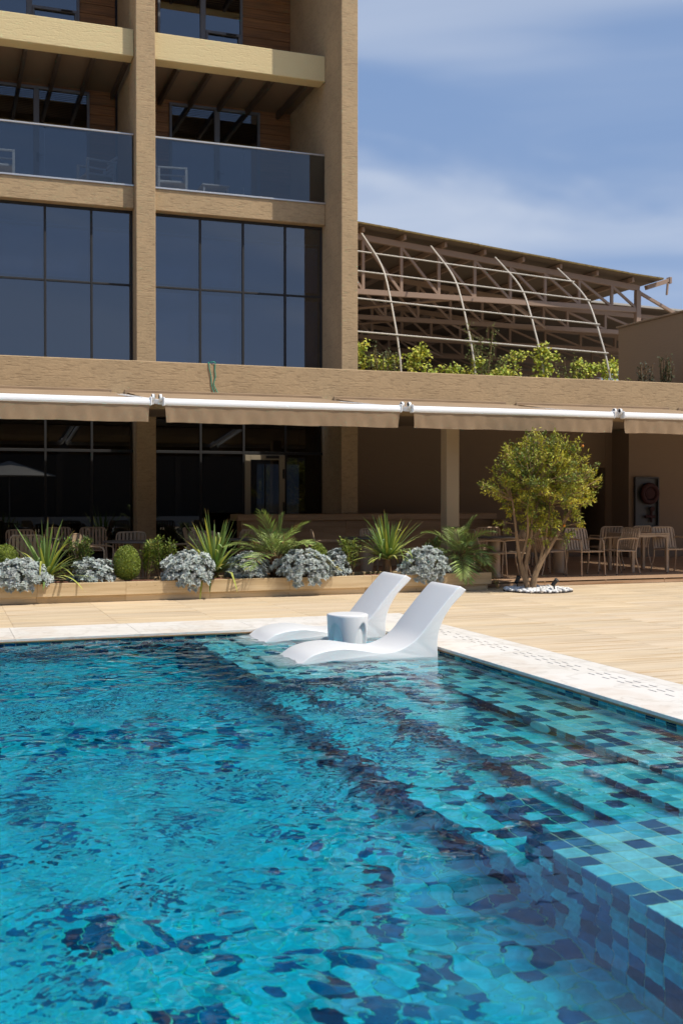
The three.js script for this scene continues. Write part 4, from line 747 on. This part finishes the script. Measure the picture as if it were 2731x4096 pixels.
// strappy plant: each blade a mesh of its own
function strap(seed, x, z, y0, stem, n, len, lean, label) {
  const r = rng(seed), g = group('strappy_plant', x, y0, z); tag(g, label, 'plant', 'strappy leaved plants in the planter');
  if (stem > 0) {
    const pts = []; for (let k = 0; k <= 40; k++) { const t = k / 40; pts.push(new THREE.Vector2(0.058 - 0.010 * t + 0.006 * Math.abs(Math.sin(t * 38)), t * stem)); }
    mesh('stem', new THREE.LatheGeometry(pts, 20), std({ color: lin(0.24, 0.14, 0.075), roughness: 0.95 }), g);
  }
  for (let i = 0; i < n; i++) {
    const t = i / n, az = i * 2.39996 + r() * 0.5, el = clamp(1.47 - Math.pow(t, 0.8) * 1.30 + (r() - 0.5) * 0.35, 0.05, 1.52), L = len * (0.72 + 0.38 * r()) * (1 - 0.12 * t), W = 0.042 + 0.016 * r(), droop = (0.35 + 1.2 * t) * (r() < 0.4 ? 2.2 : 1.0) * (0.5 + r());
    const d = V3(Math.cos(az) * Math.cos(el), Math.sin(el), Math.sin(az) * Math.cos(el)), side = V3(-Math.sin(az), 0, Math.cos(az)), N = 9, p = V3(Math.cos(az) * 0.02, stem - 0.02 + 0.03 * (1 - t), Math.sin(az) * 0.02), pos = [], col = [], idx = [];
    const green = r() < 0.2 + 0.6 * t ? vary(r, [0.40, 0.45, 0.06], 0.25) : vary(r, [0.15, 0.25, 0.045], 0.25), tipBrown = r() < 0.55, kink = r() < 0.28 * t + 0.05 ? 4 + Math.floor(r() * 3) : -1;
    for (let k = 0; k <= N; k++) {
      const u = k / N, w = W * 0.5 * Math.min(1, 0.62 + u * 2.2) * Math.pow(Math.max(0, 1 - u), 0.55) + 0.0012, nn = side.clone().cross(d).normalize();
      for (const s of [-1, 0, 1]) { const q = p.clone().addScaledVector(side, s * w).addScaledVector(nn, s ? -0.16 * w * -1 : 0); pos.push(q.x, q.y, q.z); const c = tipBrown && u > 0.93 ? [0.30, 0.15, 0.05] : green; col.push(...c); }
      p.addScaledVector(d, L / N); d.y -= droop * 0.028 * (1 + 1.8 * u) * (k === kink ? 16 : 1); d.x += lean * 0.004; d.normalize();
    }
    for (let k = 0; k < N; k++) for (const s of [0, 1]) { const a = k * 3 + s; idx.push(a, a + 1, a + 3, a + 1, a + 4, a + 3); }
    const q = new THREE.BufferGeometry(); q.setAttribute('position', new THREE.Float32BufferAttribute(pos, 3)); q.setAttribute('color', new THREE.Float32BufferAttribute(col, 3)); q.setIndex(idx); q.computeVertexNormals();
    mesh('blade', q, leafThin, g);
  }
}
strap(11, 1.42, -16.52, 0.25, 0.10, 84, 0.84, 0.9, 'strappy yellow green plant without a stem, beside the clipped round ball');
strap(12, 3.90, -16.5, 0.25, 0.12, 92, 0.95, 0.2, 'strappy green plant with a short stem, between two silver bushes and the palm');
strap(13, 6.73, -16.5, 0.25, 0.27, 92, 0.80, 0.3, 'strappy green plant on a bare ringed stem, behind the lounger backs');

// feather palm: frond > leaflets
function palm(seed, x, z, y0, trunkH, nf, len, label, drop) {
  const r = rng(seed), g = group('feather_palm', x, y0, z); tag(g, label, 'palm', 'small feather palms in the planter');
  const scales = []; for (let i = 0; i < 60; i++) { const a = i * 2.4, t = i / 60, y = t * trunkH, R = 0.075 + 0.02 * Math.sin(t * 3.1); const q = new THREE.ConeGeometry(0.03, 0.12 + 0.05 * r(), 5); q.rotateX(0.5 + r() * 0.3); q.rotateY(-a + Math.PI / 2); q.translate(Math.cos(a) * R, y + 0.02, Math.sin(a) * R); scales.push(q); }
  const core = new THREE.CylinderGeometry(0.06, 0.085, trunkH, 14); core.translate(0, trunkH / 2, 0);
  mesh('trunk', [core, ...scales], std({ color: lin(0.16, 0.085, 0.04), roughness: 0.95 }), g);
  for (let i = 0; i < nf; i++) {
    const t = i / nf, az = i * 2.39996 + (r() - 0.5) * 0.6, el = clamp(1.40 - Math.pow(t, 0.75) * (1.2 + drop * 0.5) + (r() - 0.5) * 0.25, -0.3, 1.5), L = len * (0.75 + 0.35 * r()) * (0.8 + 0.3 * t);
    const d = V3(Math.cos(az) * Math.cos(el), Math.sin(el), Math.sin(az) * Math.cos(el)), p = V3(Math.cos(az) * 0.03, trunkH - 0.02, Math.sin(az) * 0.03), N = 26, F = new Foliage(), spine = [];
    const base = t > 0.75 && r() < 0.5 ? [0.42, 0.38, 0.09] : [0.24, 0.33, 0.08];
    for (let k = 0; k <= N; k++) {
      const u = k / N; spine.push([p.x, p.y, p.z]);
      if (u > 0.12) {
        const side = V3(-Math.sin(az), 0, Math.cos(az)), up = side.clone().cross(d).normalize(), ll = 0.30 * len * Math.sin(Math.PI * clamp(0.14 + u * 0.80, 0, 1)) + 0.06;
        for (const s of [-1, 1]) { const dd = d.clone().multiplyScalar(0.55 + 0.5 * u).addScaledVector(side, s * 0.8).addScaledVector(up, 0.32 + (r() - 0.5) * 0.3).normalize(); const nn = dd.clone().cross(d).multiplyScalar(s).normalize(); F.leaf(p.clone(), dd, nn.lengthSq() > 0.1 ? nn : up, ll * (0.85 + 0.3 * r()), 0.015 + 0.005 * r(), vary(r, r() < 0.06 ? [0.3, 0.2, 0.08] : base, 0.3), 0.45, 0.5); }
      }
      p.addScaledVector(d, L / N); d.y -= (0.022 + 0.05 * u) * (0.55 + drop * 0.7); d.normalize();
    }
    const fr = leafMesh('frond', F, g, leafMat); delete fr.userData.kind;
    mesh('rachis', tube(spine.filter((_, k) => k % 3 === 0), 0.005, 18, 5), std({ color: lin(0.13, 0.15, 0.04), roughness: 0.7 }), fr);
  }
}
palm(21, 4.86, -16.5, 0.24, 0.36, 19, 0.88, 'small feather palm with shaggy brown trunk, between silver bushes', 0.35);
palm(22, 8.0, -16.52, 0.24, 0.32, 22, 0.84, 'small drooping feather palm at the planter end in front of the post', 0.9);

// silver bush: woolly lobed grey leaves in rosettes
function silver(seed, x, z, w, h, y0, hang, label) {
  const r = rng(seed), g = group('silver_bush', x, y0, z); tag(g, label, 'bush', 'silver leaved bushes in the planter');
  const F = new Foliage(), stems = [], n = Math.round(310 * (w / 0.75));
  for (let i = 0; i < n; i++) {
    // rosette centres on and inside a low dome; where the bush leans over the lip the dome is pushed out and down
    const o = rdir(r), q = 0.72 + 0.34 * Math.pow(r(), 0.6), dz = hang > 0 ? 0.10 : 0, cy = hang > 0 ? h * 0.30 : h * 0.22;
    let px = o.x * q * w * 0.5 * (0.92 + 0.14 * Math.sin(o.y * 5 + o.x * 4 + seed)), py = cy + o.y * q * (o.y > 0 ? h - cy : cy + hang), pz = dz + o.z * q * (o.z > 0 ? 0.24 : 0.30);
    if (py < 0.05 && (pz < 0.225 || Math.abs(px) > w * 0.42)) { if (r() < 0.6) continue; py = 0.05 + 0.05 * r(); }
    const c = V3(px, py, pz), out = V3(px / (w * 0.5), 0.55 + py / h * 0.8, pz / 0.26).normalize(), t1 = Math.abs(out.y) > 0.9 ? V3(1, 0, 0) : V3(0, 1, 0), u = t1.clone().cross(out).normalize(), v = out.clone().cross(u);
    if (i % 5 === 0) stems.push(rod([px * 0.25, 0.0, Math.min(pz, 0.1) * 0.3], [px, py, pz], 0.005, 5));
    const k = 9 + Math.floor(r() * 4), tone = 0.8 + r() * 0.35;
    for (let j = 0; j < k; j++) {
      const b = j * 2.4 + r(), tilt = 0.35 + 0.85 * (j / k), d = out.clone().multiplyScalar(Math.cos(tilt)).addScaledVector(u, Math.sin(tilt) * Math.cos(b)).addScaledVector(v, Math.sin(tilt) * Math.sin(b)).normalize(), nn = out.clone().addScaledVector(d, -0.6).normalize();
      const L = 0.046 + 0.032 * r(), col = vary(r, [0.44 * tone, 0.49 * tone, 0.465 * tone], 0.10);
      F.leaf(c.clone().addScaledVector(d, 0.006), d, nn, L, L * 0.52, col, 0.7, 0.5);
      // side lobes
      const sd = d.clone().cross(nn).normalize();
      for (const s of [-1, 1]) F.leaf(c.clone().addScaledVector(d, L * 0.45), d.clone().multiplyScalar(0.7).addScaledVector(sd, s * 0.75).normalize(), nn, L * 0.5, L * 0.28, col, 0.4, 0.4);
    }
  }
  leafMesh('foliage', F, g); mesh('stems', stems, std({ color: lin(0.2, 0.19, 0.15), roughness: 0.9 }), g);
}
silver(31, 1.06, -16.30, 0.80, 0.36, 0.25, 0.10, 'silver grey bush spilling over the planter lip below the first strappy plant');
silver(32, 2.07, -16.42, 0.62, 0.36, 0.25, 0, 'silver grey bush between the dark shrub and the egg shaped bush');
silver(33, 3.42, -16.30, 0.82, 0.42, 0.25, 0.14, 'silver grey bush spilling over the lip beside the second strappy plant');
silver(34, 4.36, -16.42, 0.70, 0.38, 0.25, 0, 'silver grey bush at the foot of the shaggy palm, on its strappy plant side');
silver(35, 5.22, -16.28, 0.92, 0.42, 0.25, 0.20, 'largest silver grey bush, spilling far over the lip beside the shaggy palm');
silver(36, 5.86, -16.52, 0.40, 0.42, 0.25, 0, 'narrow silver grey bush beside the small clipped ball');
silver(37, 7.28, -16.30, 0.84, 0.43, 0.25, 0.16, 'silver grey bush spilling over the lip beside the drooping palm');

// clipped box balls
function boxBall(seed, x, y, z, rx, ry, egg, label) {
  const r = rng(seed), g = group('clipped_bush', x, y, z); tag(g, label, 'bush', 'clipped box bushes in the planter');
  const F = new Foliage(), n = Math.round(5200 * rx * ry / 0.04), core = new THREE.SphereGeometry(1, 24, 16); core.scale(rx * 0.9, ry * 0.92, rx * 0.9);
  const cm = mesh('twigs', core, std({ color: lin(0.17, 0.22, 0.024), roughness: 1 }), g);
  for (let i = 0; i < n; i++) {
    const o = rdir(r), k = 0.92 + 0.10 * r() + 0.02 * Math.sin(o.x * 9 + o.y * 7); const e = egg && o.y < 0 ? 1 + 0.10 * -o.y : 1;
    const b = V3(o.x * rx * k * e, o.y * ry * k, o.z * rx * k * e), d = o.clone().multiplyScalar(0.5).add(rdir(r).multiplyScalar(0.8)).add(V3(0, 0.25, 0)).normalize(), nn = o.clone().add(rdir(r).multiplyScalar(0.5)).normalize();
    F.leaf(b, d, nn, 0.017 + 0.008 * r(), 0.011 + 0.004 * r(), vary(r, r() < 0.35 ? [0.24, 0.29, 0.03] : [0.12, 0.17, 0.018], 0.35), 0.2, 0.2);
  }
  leafMesh('foliage', F, g);
}
boxBall(41, 0.86, 0.62, -16.52, 0.175, 0.205, false, 'round clipped green ball next to the first strappy plant');
boxBall(42, 2.56, 0.535, -16.40, 0.188, 0.255, true, 'egg shaped clipped green bush between silver bush and leafy shrub');
boxBall(43, 5.60, 0.58, -16.68, 0.155, 0.175, false, 'small clipped green ball behind the largest silver bush');

// leafy shrubs
function shrub(seed, x, y, z, w, h, cols, n, label, leaf = 0.045) {
  const r = rng(seed), g = group('leafy_shrub', x, y, z); tag(g, label, 'shrub', 'leafy green shrubs in the planter');
  const F = new Foliage(), stems = [];
  for (let s = 0; s < 9; s++) {
    const a = r() * 6.283, q = Math.sqrt(r()) * 0.5, top = V3(Math.cos(a) * w * q, h * (0.7 + 0.3 * r()), Math.sin(a) * w * q * 0.8), b = V3(top.x * 0.25, 0, top.z * 0.25), m = b.clone().lerp(top, 0.5).add(V3((r() - 0.5) * 0.05, 0, (r() - 0.5) * 0.05));
    stems.push(tube([[b.x, b.y, b.z], [m.x, m.y, m.z], [top.x, top.y, top.z]], 0.006, 8, 5));
    for (let i = 0; i < n / 9; i++) {
      const t = 0.18 + 0.84 * Math.sqrt(r()), p = t < 0.5 ? b.clone().lerp(m, t * 2) : m.clone().lerp(top, (t - 0.5) * 2), o = rdir(r); o.y = Math.abs(o.y) * 0.7 + 0.1; o.normalize(); p.addScaledVector(o, r() * w * 0.22);
      F.leaf(p, o.clone().add(V3(0, 0.3, 0)).normalize(), V3(0, 1, 0).addScaledVector(o, -0.3).add(rdir(r).multiplyScalar(0.4)).normalize(), leaf * (0.7 + 0.6 * r()), leaf * 0.45 * (0.8 + 0.4 * r()), vary(r, cols[Math.floor(r() * cols.length)], 0.3), 0.3, 0.3);
    }
  }
  leafMesh('foliage', F, g); mesh('stems', stems, stemMat, g);
}
const dk = [[0.05, 0.09, 0.018], [0.08, 0.13, 0.022], [0.16, 0.21, 0.03]], md = [[0.09, 0.15, 0.022], [0.16, 0.23, 0.03], [0.28, 0.32, 0.05]];
shrub(51, 1.86, 0.25, -16.62, 0.38, 0.62, dk, 1300, 'dark green leafy shrub behind the second silver bush');
shrub(52, 2.87, 0.25, -16.52, 0.26, 0.60, md, 850, 'upright light green shrub beside the egg shaped bush');
shrub(53, 3.12, 0.25, -16.62, 0.38, 0.62, md, 1300, 'light green leafy shrub behind the spilling silver bush, round table side');
shrub(54, 5.18, 0.30, -16.75, 0.30, 0.50, dk, 800, 'dark green shrub behind the shaggy palm trunk');
shrub(55, 6.07, 0.25, -16.45, 0.32, 0.60, md, 1200, 'upright leafy shrub between narrow silver bush and ringed stem plant');
shrub(56, 7.62, 0.30, -16.75, 0.30, 0.54, dk, 800, 'dark green shrub behind the drooping palm');
shrub(57, 6.98, 0.25, -16.35, 0.10, 0.16, [[0.25, 0.28, 0.03]], 110, 'tiny bright yellow green sprig by the ringed stem plant', 0.035);

// ---------- multi-stemmed tree ----------
{
  const r = rng(63), g = group('citrus_tree', 8.9, 0, -15.75); tag(g, 'bushy yellow green tree with many trunks in a ring of white pebbles', 'tree');
  const F = new Foliage(), twigs = [], C = V3(0.27, 1.72, 0), R = V3(0.92, 0.86, 0.84), tips = [];
  const limb = (pts, r0, r1) => { const cv = new THREE.CatmullRomCurve3(pts), N = 16, M = 9, pos = [], uv = [], idx = [], fr = cv.computeFrenetFrames(N, false); for (let i = 0; i <= N; i++) { const p = cv.getPointAt(i / N), rr = lerp(r0, r1, i / N) * (1 + 0.07 * Math.sin(i * 2.1)); for (let j = 0; j <= M; j++) { const a = j / M * 6.2832, n = fr.normals[i].clone().multiplyScalar(Math.cos(a)).addScaledVector(fr.binormals[i], Math.sin(a)); const q = p.clone().addScaledVector(n, rr * (1 + 0.06 * Math.sin(a * 3 + i))); pos.push(q.x, q.y, q.z); uv.push(j / M * 0.3, i / N); } } for (let i = 0; i < N; i++) for (let j = 0; j < M; j++) { const a = i * (M + 1) + j; idx.push(a, a + M + 1, a + 1, a + 1, a + M + 1, a + M + 2); } const q = new THREE.BufferGeometry(); q.setAttribute('position', new THREE.Float32BufferAttribute(pos, 3)); q.setAttribute('uv', new THREE.Float32BufferAttribute(uv, 2)); q.setIndex(idx); q.computeVertexNormals(); return q; };
  // four trunks as in the photograph: two leaning one way, one upright, one strong limb leaning the other way
  const trunks = [
    [[-0.06, 0, 0.02], [-0.14, 0.30, 0.0], [-0.22, 0.62, 0.0], [-0.30, 1.0, 0.05], [-0.36, 1.45, 0.05]],
    [[-0.04, 0, 0.0], [-0.10, 0.34, 0.0], [-0.08, 0.62, 0.05], [-0.04, 1.0, 0.1], [-0.08, 1.6, 0.1]],
    [[0.0, 0, -0.05], [-0.05, 0.28, -0.08], [0.02, 0.6, -0.15], [0.08, 1.0, -0.2], [0.12, 1.7, -0.2]],
    [[0.02, 0, 0.0], [0.06, 0.25, 0.02], [0.22, 0.55, 0.03], [0.42, 0.86, 0.05], [0.62, 1.2, 0.08], [0.78, 1.6, 0.1]],
    [[0.13, 0.40, 0.02], [0.20, 0.75, 0.05], [0.24, 1.1, 0.12], [0.28, 1.7, 0.15]],
    [[0.27, 0.62, 0.03], [0.36, 0.95, 0.0], [0.42, 1.3, -0.05], [0.5, 1.8, -0.1]],
    [[-0.18, 0.5, 0.0], [-0.12, 0.9, 0.1], [-0.18, 1.3, 0.22], [-0.2, 1.7, 0.3]],
    [[0.12, 0.42, 0.0], [0.12, 0.8, -0.1], [0.22, 1.2, -0.25], [0.35, 1.7, -0.35]],
  ];
  trunks.forEach((t, i) => { const c = t.map((p) => V3(...p)); mesh(i < 4 ? 'trunk' : 'limb', limb(c, i < 4 ? [0.046, 0.040, 0.034, 0.058][i] : 0.024, 0.011), barkMat, g); });
  // branches outwards to points spread through the crown
  const starts = []; for (const t of trunks) { const cv = new THREE.CatmullRomCurve3(t.map((p) => V3(...p))); for (const u of [0.55, 0.65, 0.75, 0.85, 0.95, 1.0]) starts.push(cv.getPointAt(u)); }
  for (let i = 0; i < 820; i++) {
    const o = rdir(r), q = Math.pow(r(), 0.38); let P = V3(C.x + o.x * R.x * q, C.y + o.y * R.y * q, C.z + o.z * R.z * q);
    // narrower below, as an inverted cone
    if (P.y < 1.5) { const k = lerp(0.5, 1, clamp((P.y - 0.8) / 0.75, 0, 1)); P.x = C.x * lerp(0.6, 1, k) + (P.x - C.x) * k; P.z *= k; if (r() < 0.30) continue; }
    if (fbm((P.x + 5) / 8, (P.y + P.z * 0.7 + 5) / 8, 22, 22, 2, 9) < 0.33) continue;
    tips.push(P);
  }
  for (const p of [[-0.92, 1.68, 0.05], [-0.84, 1.60, 0.05], [-0.88, 1.74, 0], [-0.78, 1.66, 0.1], [-0.7, 1.56, 0.05], [1.20, 1.78, 0.05], [1.16, 1.86, 0.0], [1.22, 1.68, 0.05], [1.1, 1.72, 0.0], [1.12, 1.92, 0.1], [0.40, 2.56, 0.05], [0.44, 2.50, 0], [0.36, 2.48, 0.1], [-0.10, 2.52, 0.05], [-0.12, 2.44, 0.05], [0.12, 2.50, 0], [0.60, 2.47, 0.05], [0.92, 1.10, 0.05], [0.86, 1.04, 0.1], [-0.66, 1.08, 0.1], [-0.5, 0.98, 0.1], [0.72, 0.96, 0.1], [0.62, 0.90, 0.15], [0.2, 0.78, 0.15], [-0.08, 0.80, 0.1], [0.52, 0.78, 0.2]]) tips.push(V3(...p));
  for (const P of tips) {
    let best = starts[0], bd = 1e9; for (const s of starts) { const d = s.distanceTo(P) + Math.max(0, s.y - P.y) * 1.5; if (d < bd) { bd = d; best = s; } }
    const m = best.clone().lerp(P, 0.5).add(V3((r() - 0.5) * 0.06, -0.02 + 0.05 * r(), (r() - 0.5) * 0.06));
    twigs.push(tube([[best.x, best.y, best.z], [m.x, m.y, m.z], [P.x, P.y, P.z]], 0.006, 6, 4));
    const n = 24 + Math.floor(r() * 14), out = P.clone().sub(V3(C.x, C.y - 0.5, C.z)).normalize(), sprig = r() < 0.3 ? [0.52, 0.48, 0.04] : r() < 0.6 ? [0.36, 0.38, 0.03] : [0.15, 0.20, 0.02];
    for (let i = 0; i < n; i++) {
      const t = r(), b = m.clone().lerp(P, 0.35 + 0.75 * t).add(rdir(r).multiplyScalar(0.055 * r() + 0.01)), d = rdir(r).multiplyScalar(0.9).add(out.clone().multiplyScalar(0.55)).add(V3(0, 0.15, 0)).normalize();
      F.leaf(b, d, V3(0, 1, 0).add(rdir(r).multiplyScalar(0.55)).addScaledVector(d, -0.4).normalize(), 0.050 + 0.026 * r(), 0.021 + 0.009 * r(), vary(r, r() < 0.03 ? [0.42, 0.26, 0.02] : sprig, 0.3), 0.35, 0.45);
    }
  }
  leafMesh('crown', F, g, leafThin); mesh('twigs', twigs, barkMat, g);
  const fr = rng(9); for (let i = 0; i < 9; i++) { const p = tips[Math.floor(fr() * 300)]; const s = new THREE.SphereGeometry(0.02, 10, 8); s.translate(p.x, p.y, p.z + 0.06); mesh('fruit', s, std({ color: lin(0.65, 0.20, 0.01), roughness: 0.5 }), g); }
}
// white pebbles round the trunk
{
  const r = rng(71), g = group('pebble_bed', 9.0, 0, -15.7); tag(g, 'ring of white pebbles set in the deck round the tree', 'pebbles');
  mesh('soil', (() => { const q = new THREE.CylinderGeometry(0.555, 0.555, 0.008, 40); q.translate(0, 0.006, 0); return q; })(), soilMat, g);
  const shapes = [0, 1, 2, 3].map((k) => { const q = new THREE.IcosahedronGeometry(1, 2), p = q.attributes.position; for (let i = 0; i < p.count; i++) { const v = V3(p.getX(i), p.getY(i), p.getZ(i)), s = 1 + 0.14 * Math.sin(v.x * 2.3 + k) + 0.10 * Math.sin(v.z * 3.1 + k * 2); p.setXYZ(i, v.x * s, v.y * s * 0.62, v.z * s * 0.8); } q.computeVertexNormals(); return toCreasedNormals(q, 3); });
  const mats = [[0.78, 0.78, 0.77], [0.70, 0.70, 0.69], [0.62, 0.61, 0.59]].map((c) => std({ color: lin(...c), roughness: 0.6 })), put = [];
  for (let i = 0, tries = 0; i < 190 && tries < 4000; tries++) { const a = r() * 6.283, q = Math.sqrt(r()) * 0.53, s = 0.026 + 0.022 * r(), x = Math.cos(a) * q, z = Math.sin(a) * q; if (Math.hypot(x + 0.1, z + 0.05) < 0.11 || put.some(([u, v, w]) => Math.hypot(u - x, v - z) < (w + s) * 0.82)) continue; put.push([x, z, s]); const m = mesh('pebble', shapes[i % 4], mats[i % 3], g); m.position.set(x, 0.008 + s * 0.5 + r() * 0.012, z); m.scale.setScalar(s); m.rotation.set((r() - 0.5) * 0.4, r() * 6, (r() - 0.5) * 0.4); i++; }
}
function spot(x, y, z, turn, label) { const g = group('garden_spotlight', x, y, z, turn); tag(g, label, 'spotlight', 'black garden spotlights'); const b = new THREE.CylinderGeometry(0.035, 0.03, 0.12, 16); b.rotateX(0.7); b.translate(0, 0.13, 0); mesh('head', b, footMat, g); const rim = new THREE.TorusGeometry(0.036, 0.006, 6, 20); rim.rotateX(PI / 2 + 0.7); rim.translate(0, 0.176, 0.038); mesh('rim', rim, footMat, g); mesh('spike', [rod([0, 0, 0], [0, 0.11, -0.01], 0.012), cbox(-0.03, 0.005, -0.03, 0.03, 0.02, 0.03)], footMat, g); }
spot(9.14, 0.02, -15.42, 0.6, 'black garden spotlight among the white pebbles');
spot(7.02, 0.245, -16.62, -0.6, 'black garden spotlight on the planter soil beside the ringed stem plant');
spot(8.86, 0.02, -16.12, 2.0, 'black garden spotlight behind the tree trunks');

// ---------- climbers and shrubs on the roof terrace ----------
const YR = 3.42;
function climber(seed, x0, z, x1, h, n, label, cols) {
  const r = rng(seed), g = group('roof_climber', x0, YR, z); tag(g, label, 'climber', 'yellow green climbers behind the parapet');
  const F = new Foliage(), st = [];
  for (let s = 0; s < 4; s++) {
    const pts = []; let x = (r() - 0.5) * 0.3, y = 0.1, zz = (r() - 0.5) * 0.2, hd = s % 2 ? 1 : -1; const H = h * (0.65 + 0.4 * r()), span = (x1 - x0) * (0.3 + 0.6 * r());
    for (let k = 0; k <= 10; k++) { const u = k / 10; pts.push([x + span * Math.pow(u, 1.8) * (s ? 1 : 0.4), y + H * Math.min(1, u * 1.5) * (1 - 0.15 * Math.sin(u * 5)) + (r() - 0.5) * 0.12, zz + (r() - 0.5) * 0.1]); }
    st.push(tube(pts, 0.011, 30, 5)); const cv = new THREE.CatmullRomCurve3(pts.map((p) => V3(...p)));
    for (let i = 0; i < n; i++) { const u = 0.12 + 0.9 * r(), p = cv.getPoint(Math.min(1, u)).add(rdir(r).multiplyScalar(0.17 * r())), d = rdir(r).add(V3(0, -0.2, 0.3)).normalize(); F.leaf(p, d, V3(0, 0.8, 0.6).add(rdir(r).multiplyScalar(0.5)).normalize(), 0.075 + 0.045 * r(), 0.065 + 0.03 * r(), vary(r, cols[Math.floor(r() * cols.length)], 0.3), 0.4, 0.25); }
  }
  leafMesh('foliage', F, g, leafThin); mesh('stems', st, stemMat, g);
}
const yg = [[0.46, 0.52, 0.04], [0.32, 0.42, 0.04], [0.60, 0.56, 0.06]];
const cl = [[9.4, 1.25], [10.0, 1.1], [10.7, 1.2], [11.4, 1.1], [12.0, 0.95], [12.7, 1.0], [13.4, 1.15], [14.0, 0.8], [14.6, 1.25], [15.2, 0.75], [15.9, 1.1], [16.5, 0.95], [17.0, 1.25]];
const words = ['beside the tower fin', 'between the fin and the first curved pipe', 'round the first curved pipe', 'just past the first curved pipe', 'low against the parapet between the first two pipes', 'before the second curved pipe', 'round the second curved pipe', 'low past the bushy roof tree', 'midway between the second and third pipes', 'before the third curved pipe', 'round the third curved pipe', 'low before the last curved pipe', 'at the last curved pipe near the annex wall'];
cl.forEach(([x, h], i) => climber(100 + i, x + 0.55, -27.3 + (i % 3) * 0.3, x + 2.2, h * 1.42, 165, 'yellow green climber ' + words[i], yg));
function roofTree(seed, x, z, w, h, cols, n, label, trunk = 0.3) {
  const r = rng(seed), g = group('roof_shrub', x, YR, z); tag(g, label, 'shrub', 'shrubs on the roof terrace'); const F = new Foliage(), st = [];
  for (let s = 0; s < 14; s++) { const a = r() * 6.283, q = Math.sqrt(r()) * 0.5, T = V3(Math.cos(a) * w * q, h * (0.55 + 0.45 * r()), Math.sin(a) * w * q), m = V3(T.x * 0.35, h * trunk, T.z * 0.35); st.push(tube([[0, 0, 0], [m.x, m.y, m.z], [T.x, T.y, T.z]], 0.014, 10, 5)); for (let i = 0; i < n / 14; i++) { const p = m.clone().lerp(T, 0.25 + 0.8 * r()).add(rdir(r).multiplyScalar(w * 0.16 * r())); F.leaf(p, rdir(r).add(V3(0, 0.4, 0)).normalize(), V3(0, 1, 0.3).add(rdir(r).multiplyScalar(0.6)).normalize(), 0.05 + 0.03 * r(), 0.028, vary(r, cols[Math.floor(r() * cols.length)], 0.3), 0.3, 0.3); } }
  leafMesh('foliage', F, g, leafThin); mesh('stems', st, stemMat, g);
}
roofTree(201, 10.9, -27.0, 1.05, 2.0, [[0.17, 0.22, 0.08], [0.12, 0.17, 0.05]], 1300, 'grey green feathery roof shrub before the first curved pipe');
roofTree(202, 13.85, -27.1, 1.25, 2.75, [[0.20, 0.25, 0.03], [0.14, 0.19, 0.03]], 1500, 'taller bushy green roof tree beside the second curved pipe', 0.42);
roofTree(203, 16.6, -27.2, 0.9, 2.0, [[0.17, 0.23, 0.04], [0.22, 0.27, 0.04]], 700, 'slender green roof shrub before the last curved pipe', 0.3);
roofTree(204, 14.55, -20.75, 0.36, 1.05, [[0.02, 0.04, 0.012], [0.035, 0.06, 0.015]], 520, 'dark green upright shrub in front of the annex wall', 0.15);
roofTree(205, 15.05, -20.75, 0.4, 1.3, [[0.03, 0.06, 0.012], [0.06, 0.10, 0.02]], 420, 'dark green shrub at the frame edge of the annex wall', 0.15);
roofTree(206, 14.02, -20.55, 0.25, 0.68, [[0.2, 0.25, 0.02]], 120, 'small yellow green sprig above the parapet by the annex wall', 0.3);
// ---------- what stands behind the photographer and shows in the glass ----------
{
  const g = group('pool_pavilion', 0, 0, 0); tag(g, 'long dark pavilion, made tall to cut low sky, mirrored in the ground floor glass', 'building');
  const dark = std({ color: lin(0.10, 0.085, 0.07), roughness: 0.9 }), pale = std({ color: lin(0.5, 0.48, 0.44), roughness: 0.8 });
  mesh('wall', pbox(-45, 0, 16, 40, 8.0, 16.6), dark, g); mesh('roof', pbox(-46, 8.0, 13.5, 41, 8.3, 22), dark, g); mesh('fascia', pbox(-46, 8.02, 13.44, 41, 8.26, 13.498), pale, g);  // unseen; height added to block low sky and darken the terrace
  for (let i = 0; i < 14; i++) mesh('post', cbox(-44 + i * 6.2, 0.0, 13.6, -43.7 + i * 6.2, 7.998, 13.9), dark, g);
  mesh('low_wall', pbox(-40, 0, 13.0, 36, 0.5, 13.3), pale, g);
}
struct(mesh('ground', (() => { const q = new THREE.PlaneGeometry(1200, 1200, 1, 1); q.rotateX(-Math.PI / 2); q.translate(0, -2.2, 0); return metric(q); })(), std({ color: lin(0.30, 0.26, 0.2), roughness: 0.95 })), 'flat dusty ground around the hotel');
struct(mesh('paving', [pbox(-60, -2.1, 4.0, 60, -0.004, 30), pbox(-60, -2.1, -17, -14.01, -0.004, 4)], deckMats[1]), 'stone paving on the far side of the pool');
{
  const g = group('parasol', 3.2, 0, 12.2); tag(g, 'white square parasol standing across the pool, mirrored in the glass', 'parasol');
  const c = new THREE.ConeGeometry(2.3, 0.75, 8, 1, true); c.translate(0, 2.95, 0); mesh('canopy', c, std({ color: lin(0.5, 0.49, 0.46), roughness: 0.9 }), g); mesh('pole', rod([0, 0.03, 0], [0, 3.3, 0], 0.035, 12), frameGrey, g); mesh('base', cbox(-0.35, 0.0, -0.35, 0.35, 0.06, 0.35), frameGrey, g);
}
renderer.render(scene, camera);
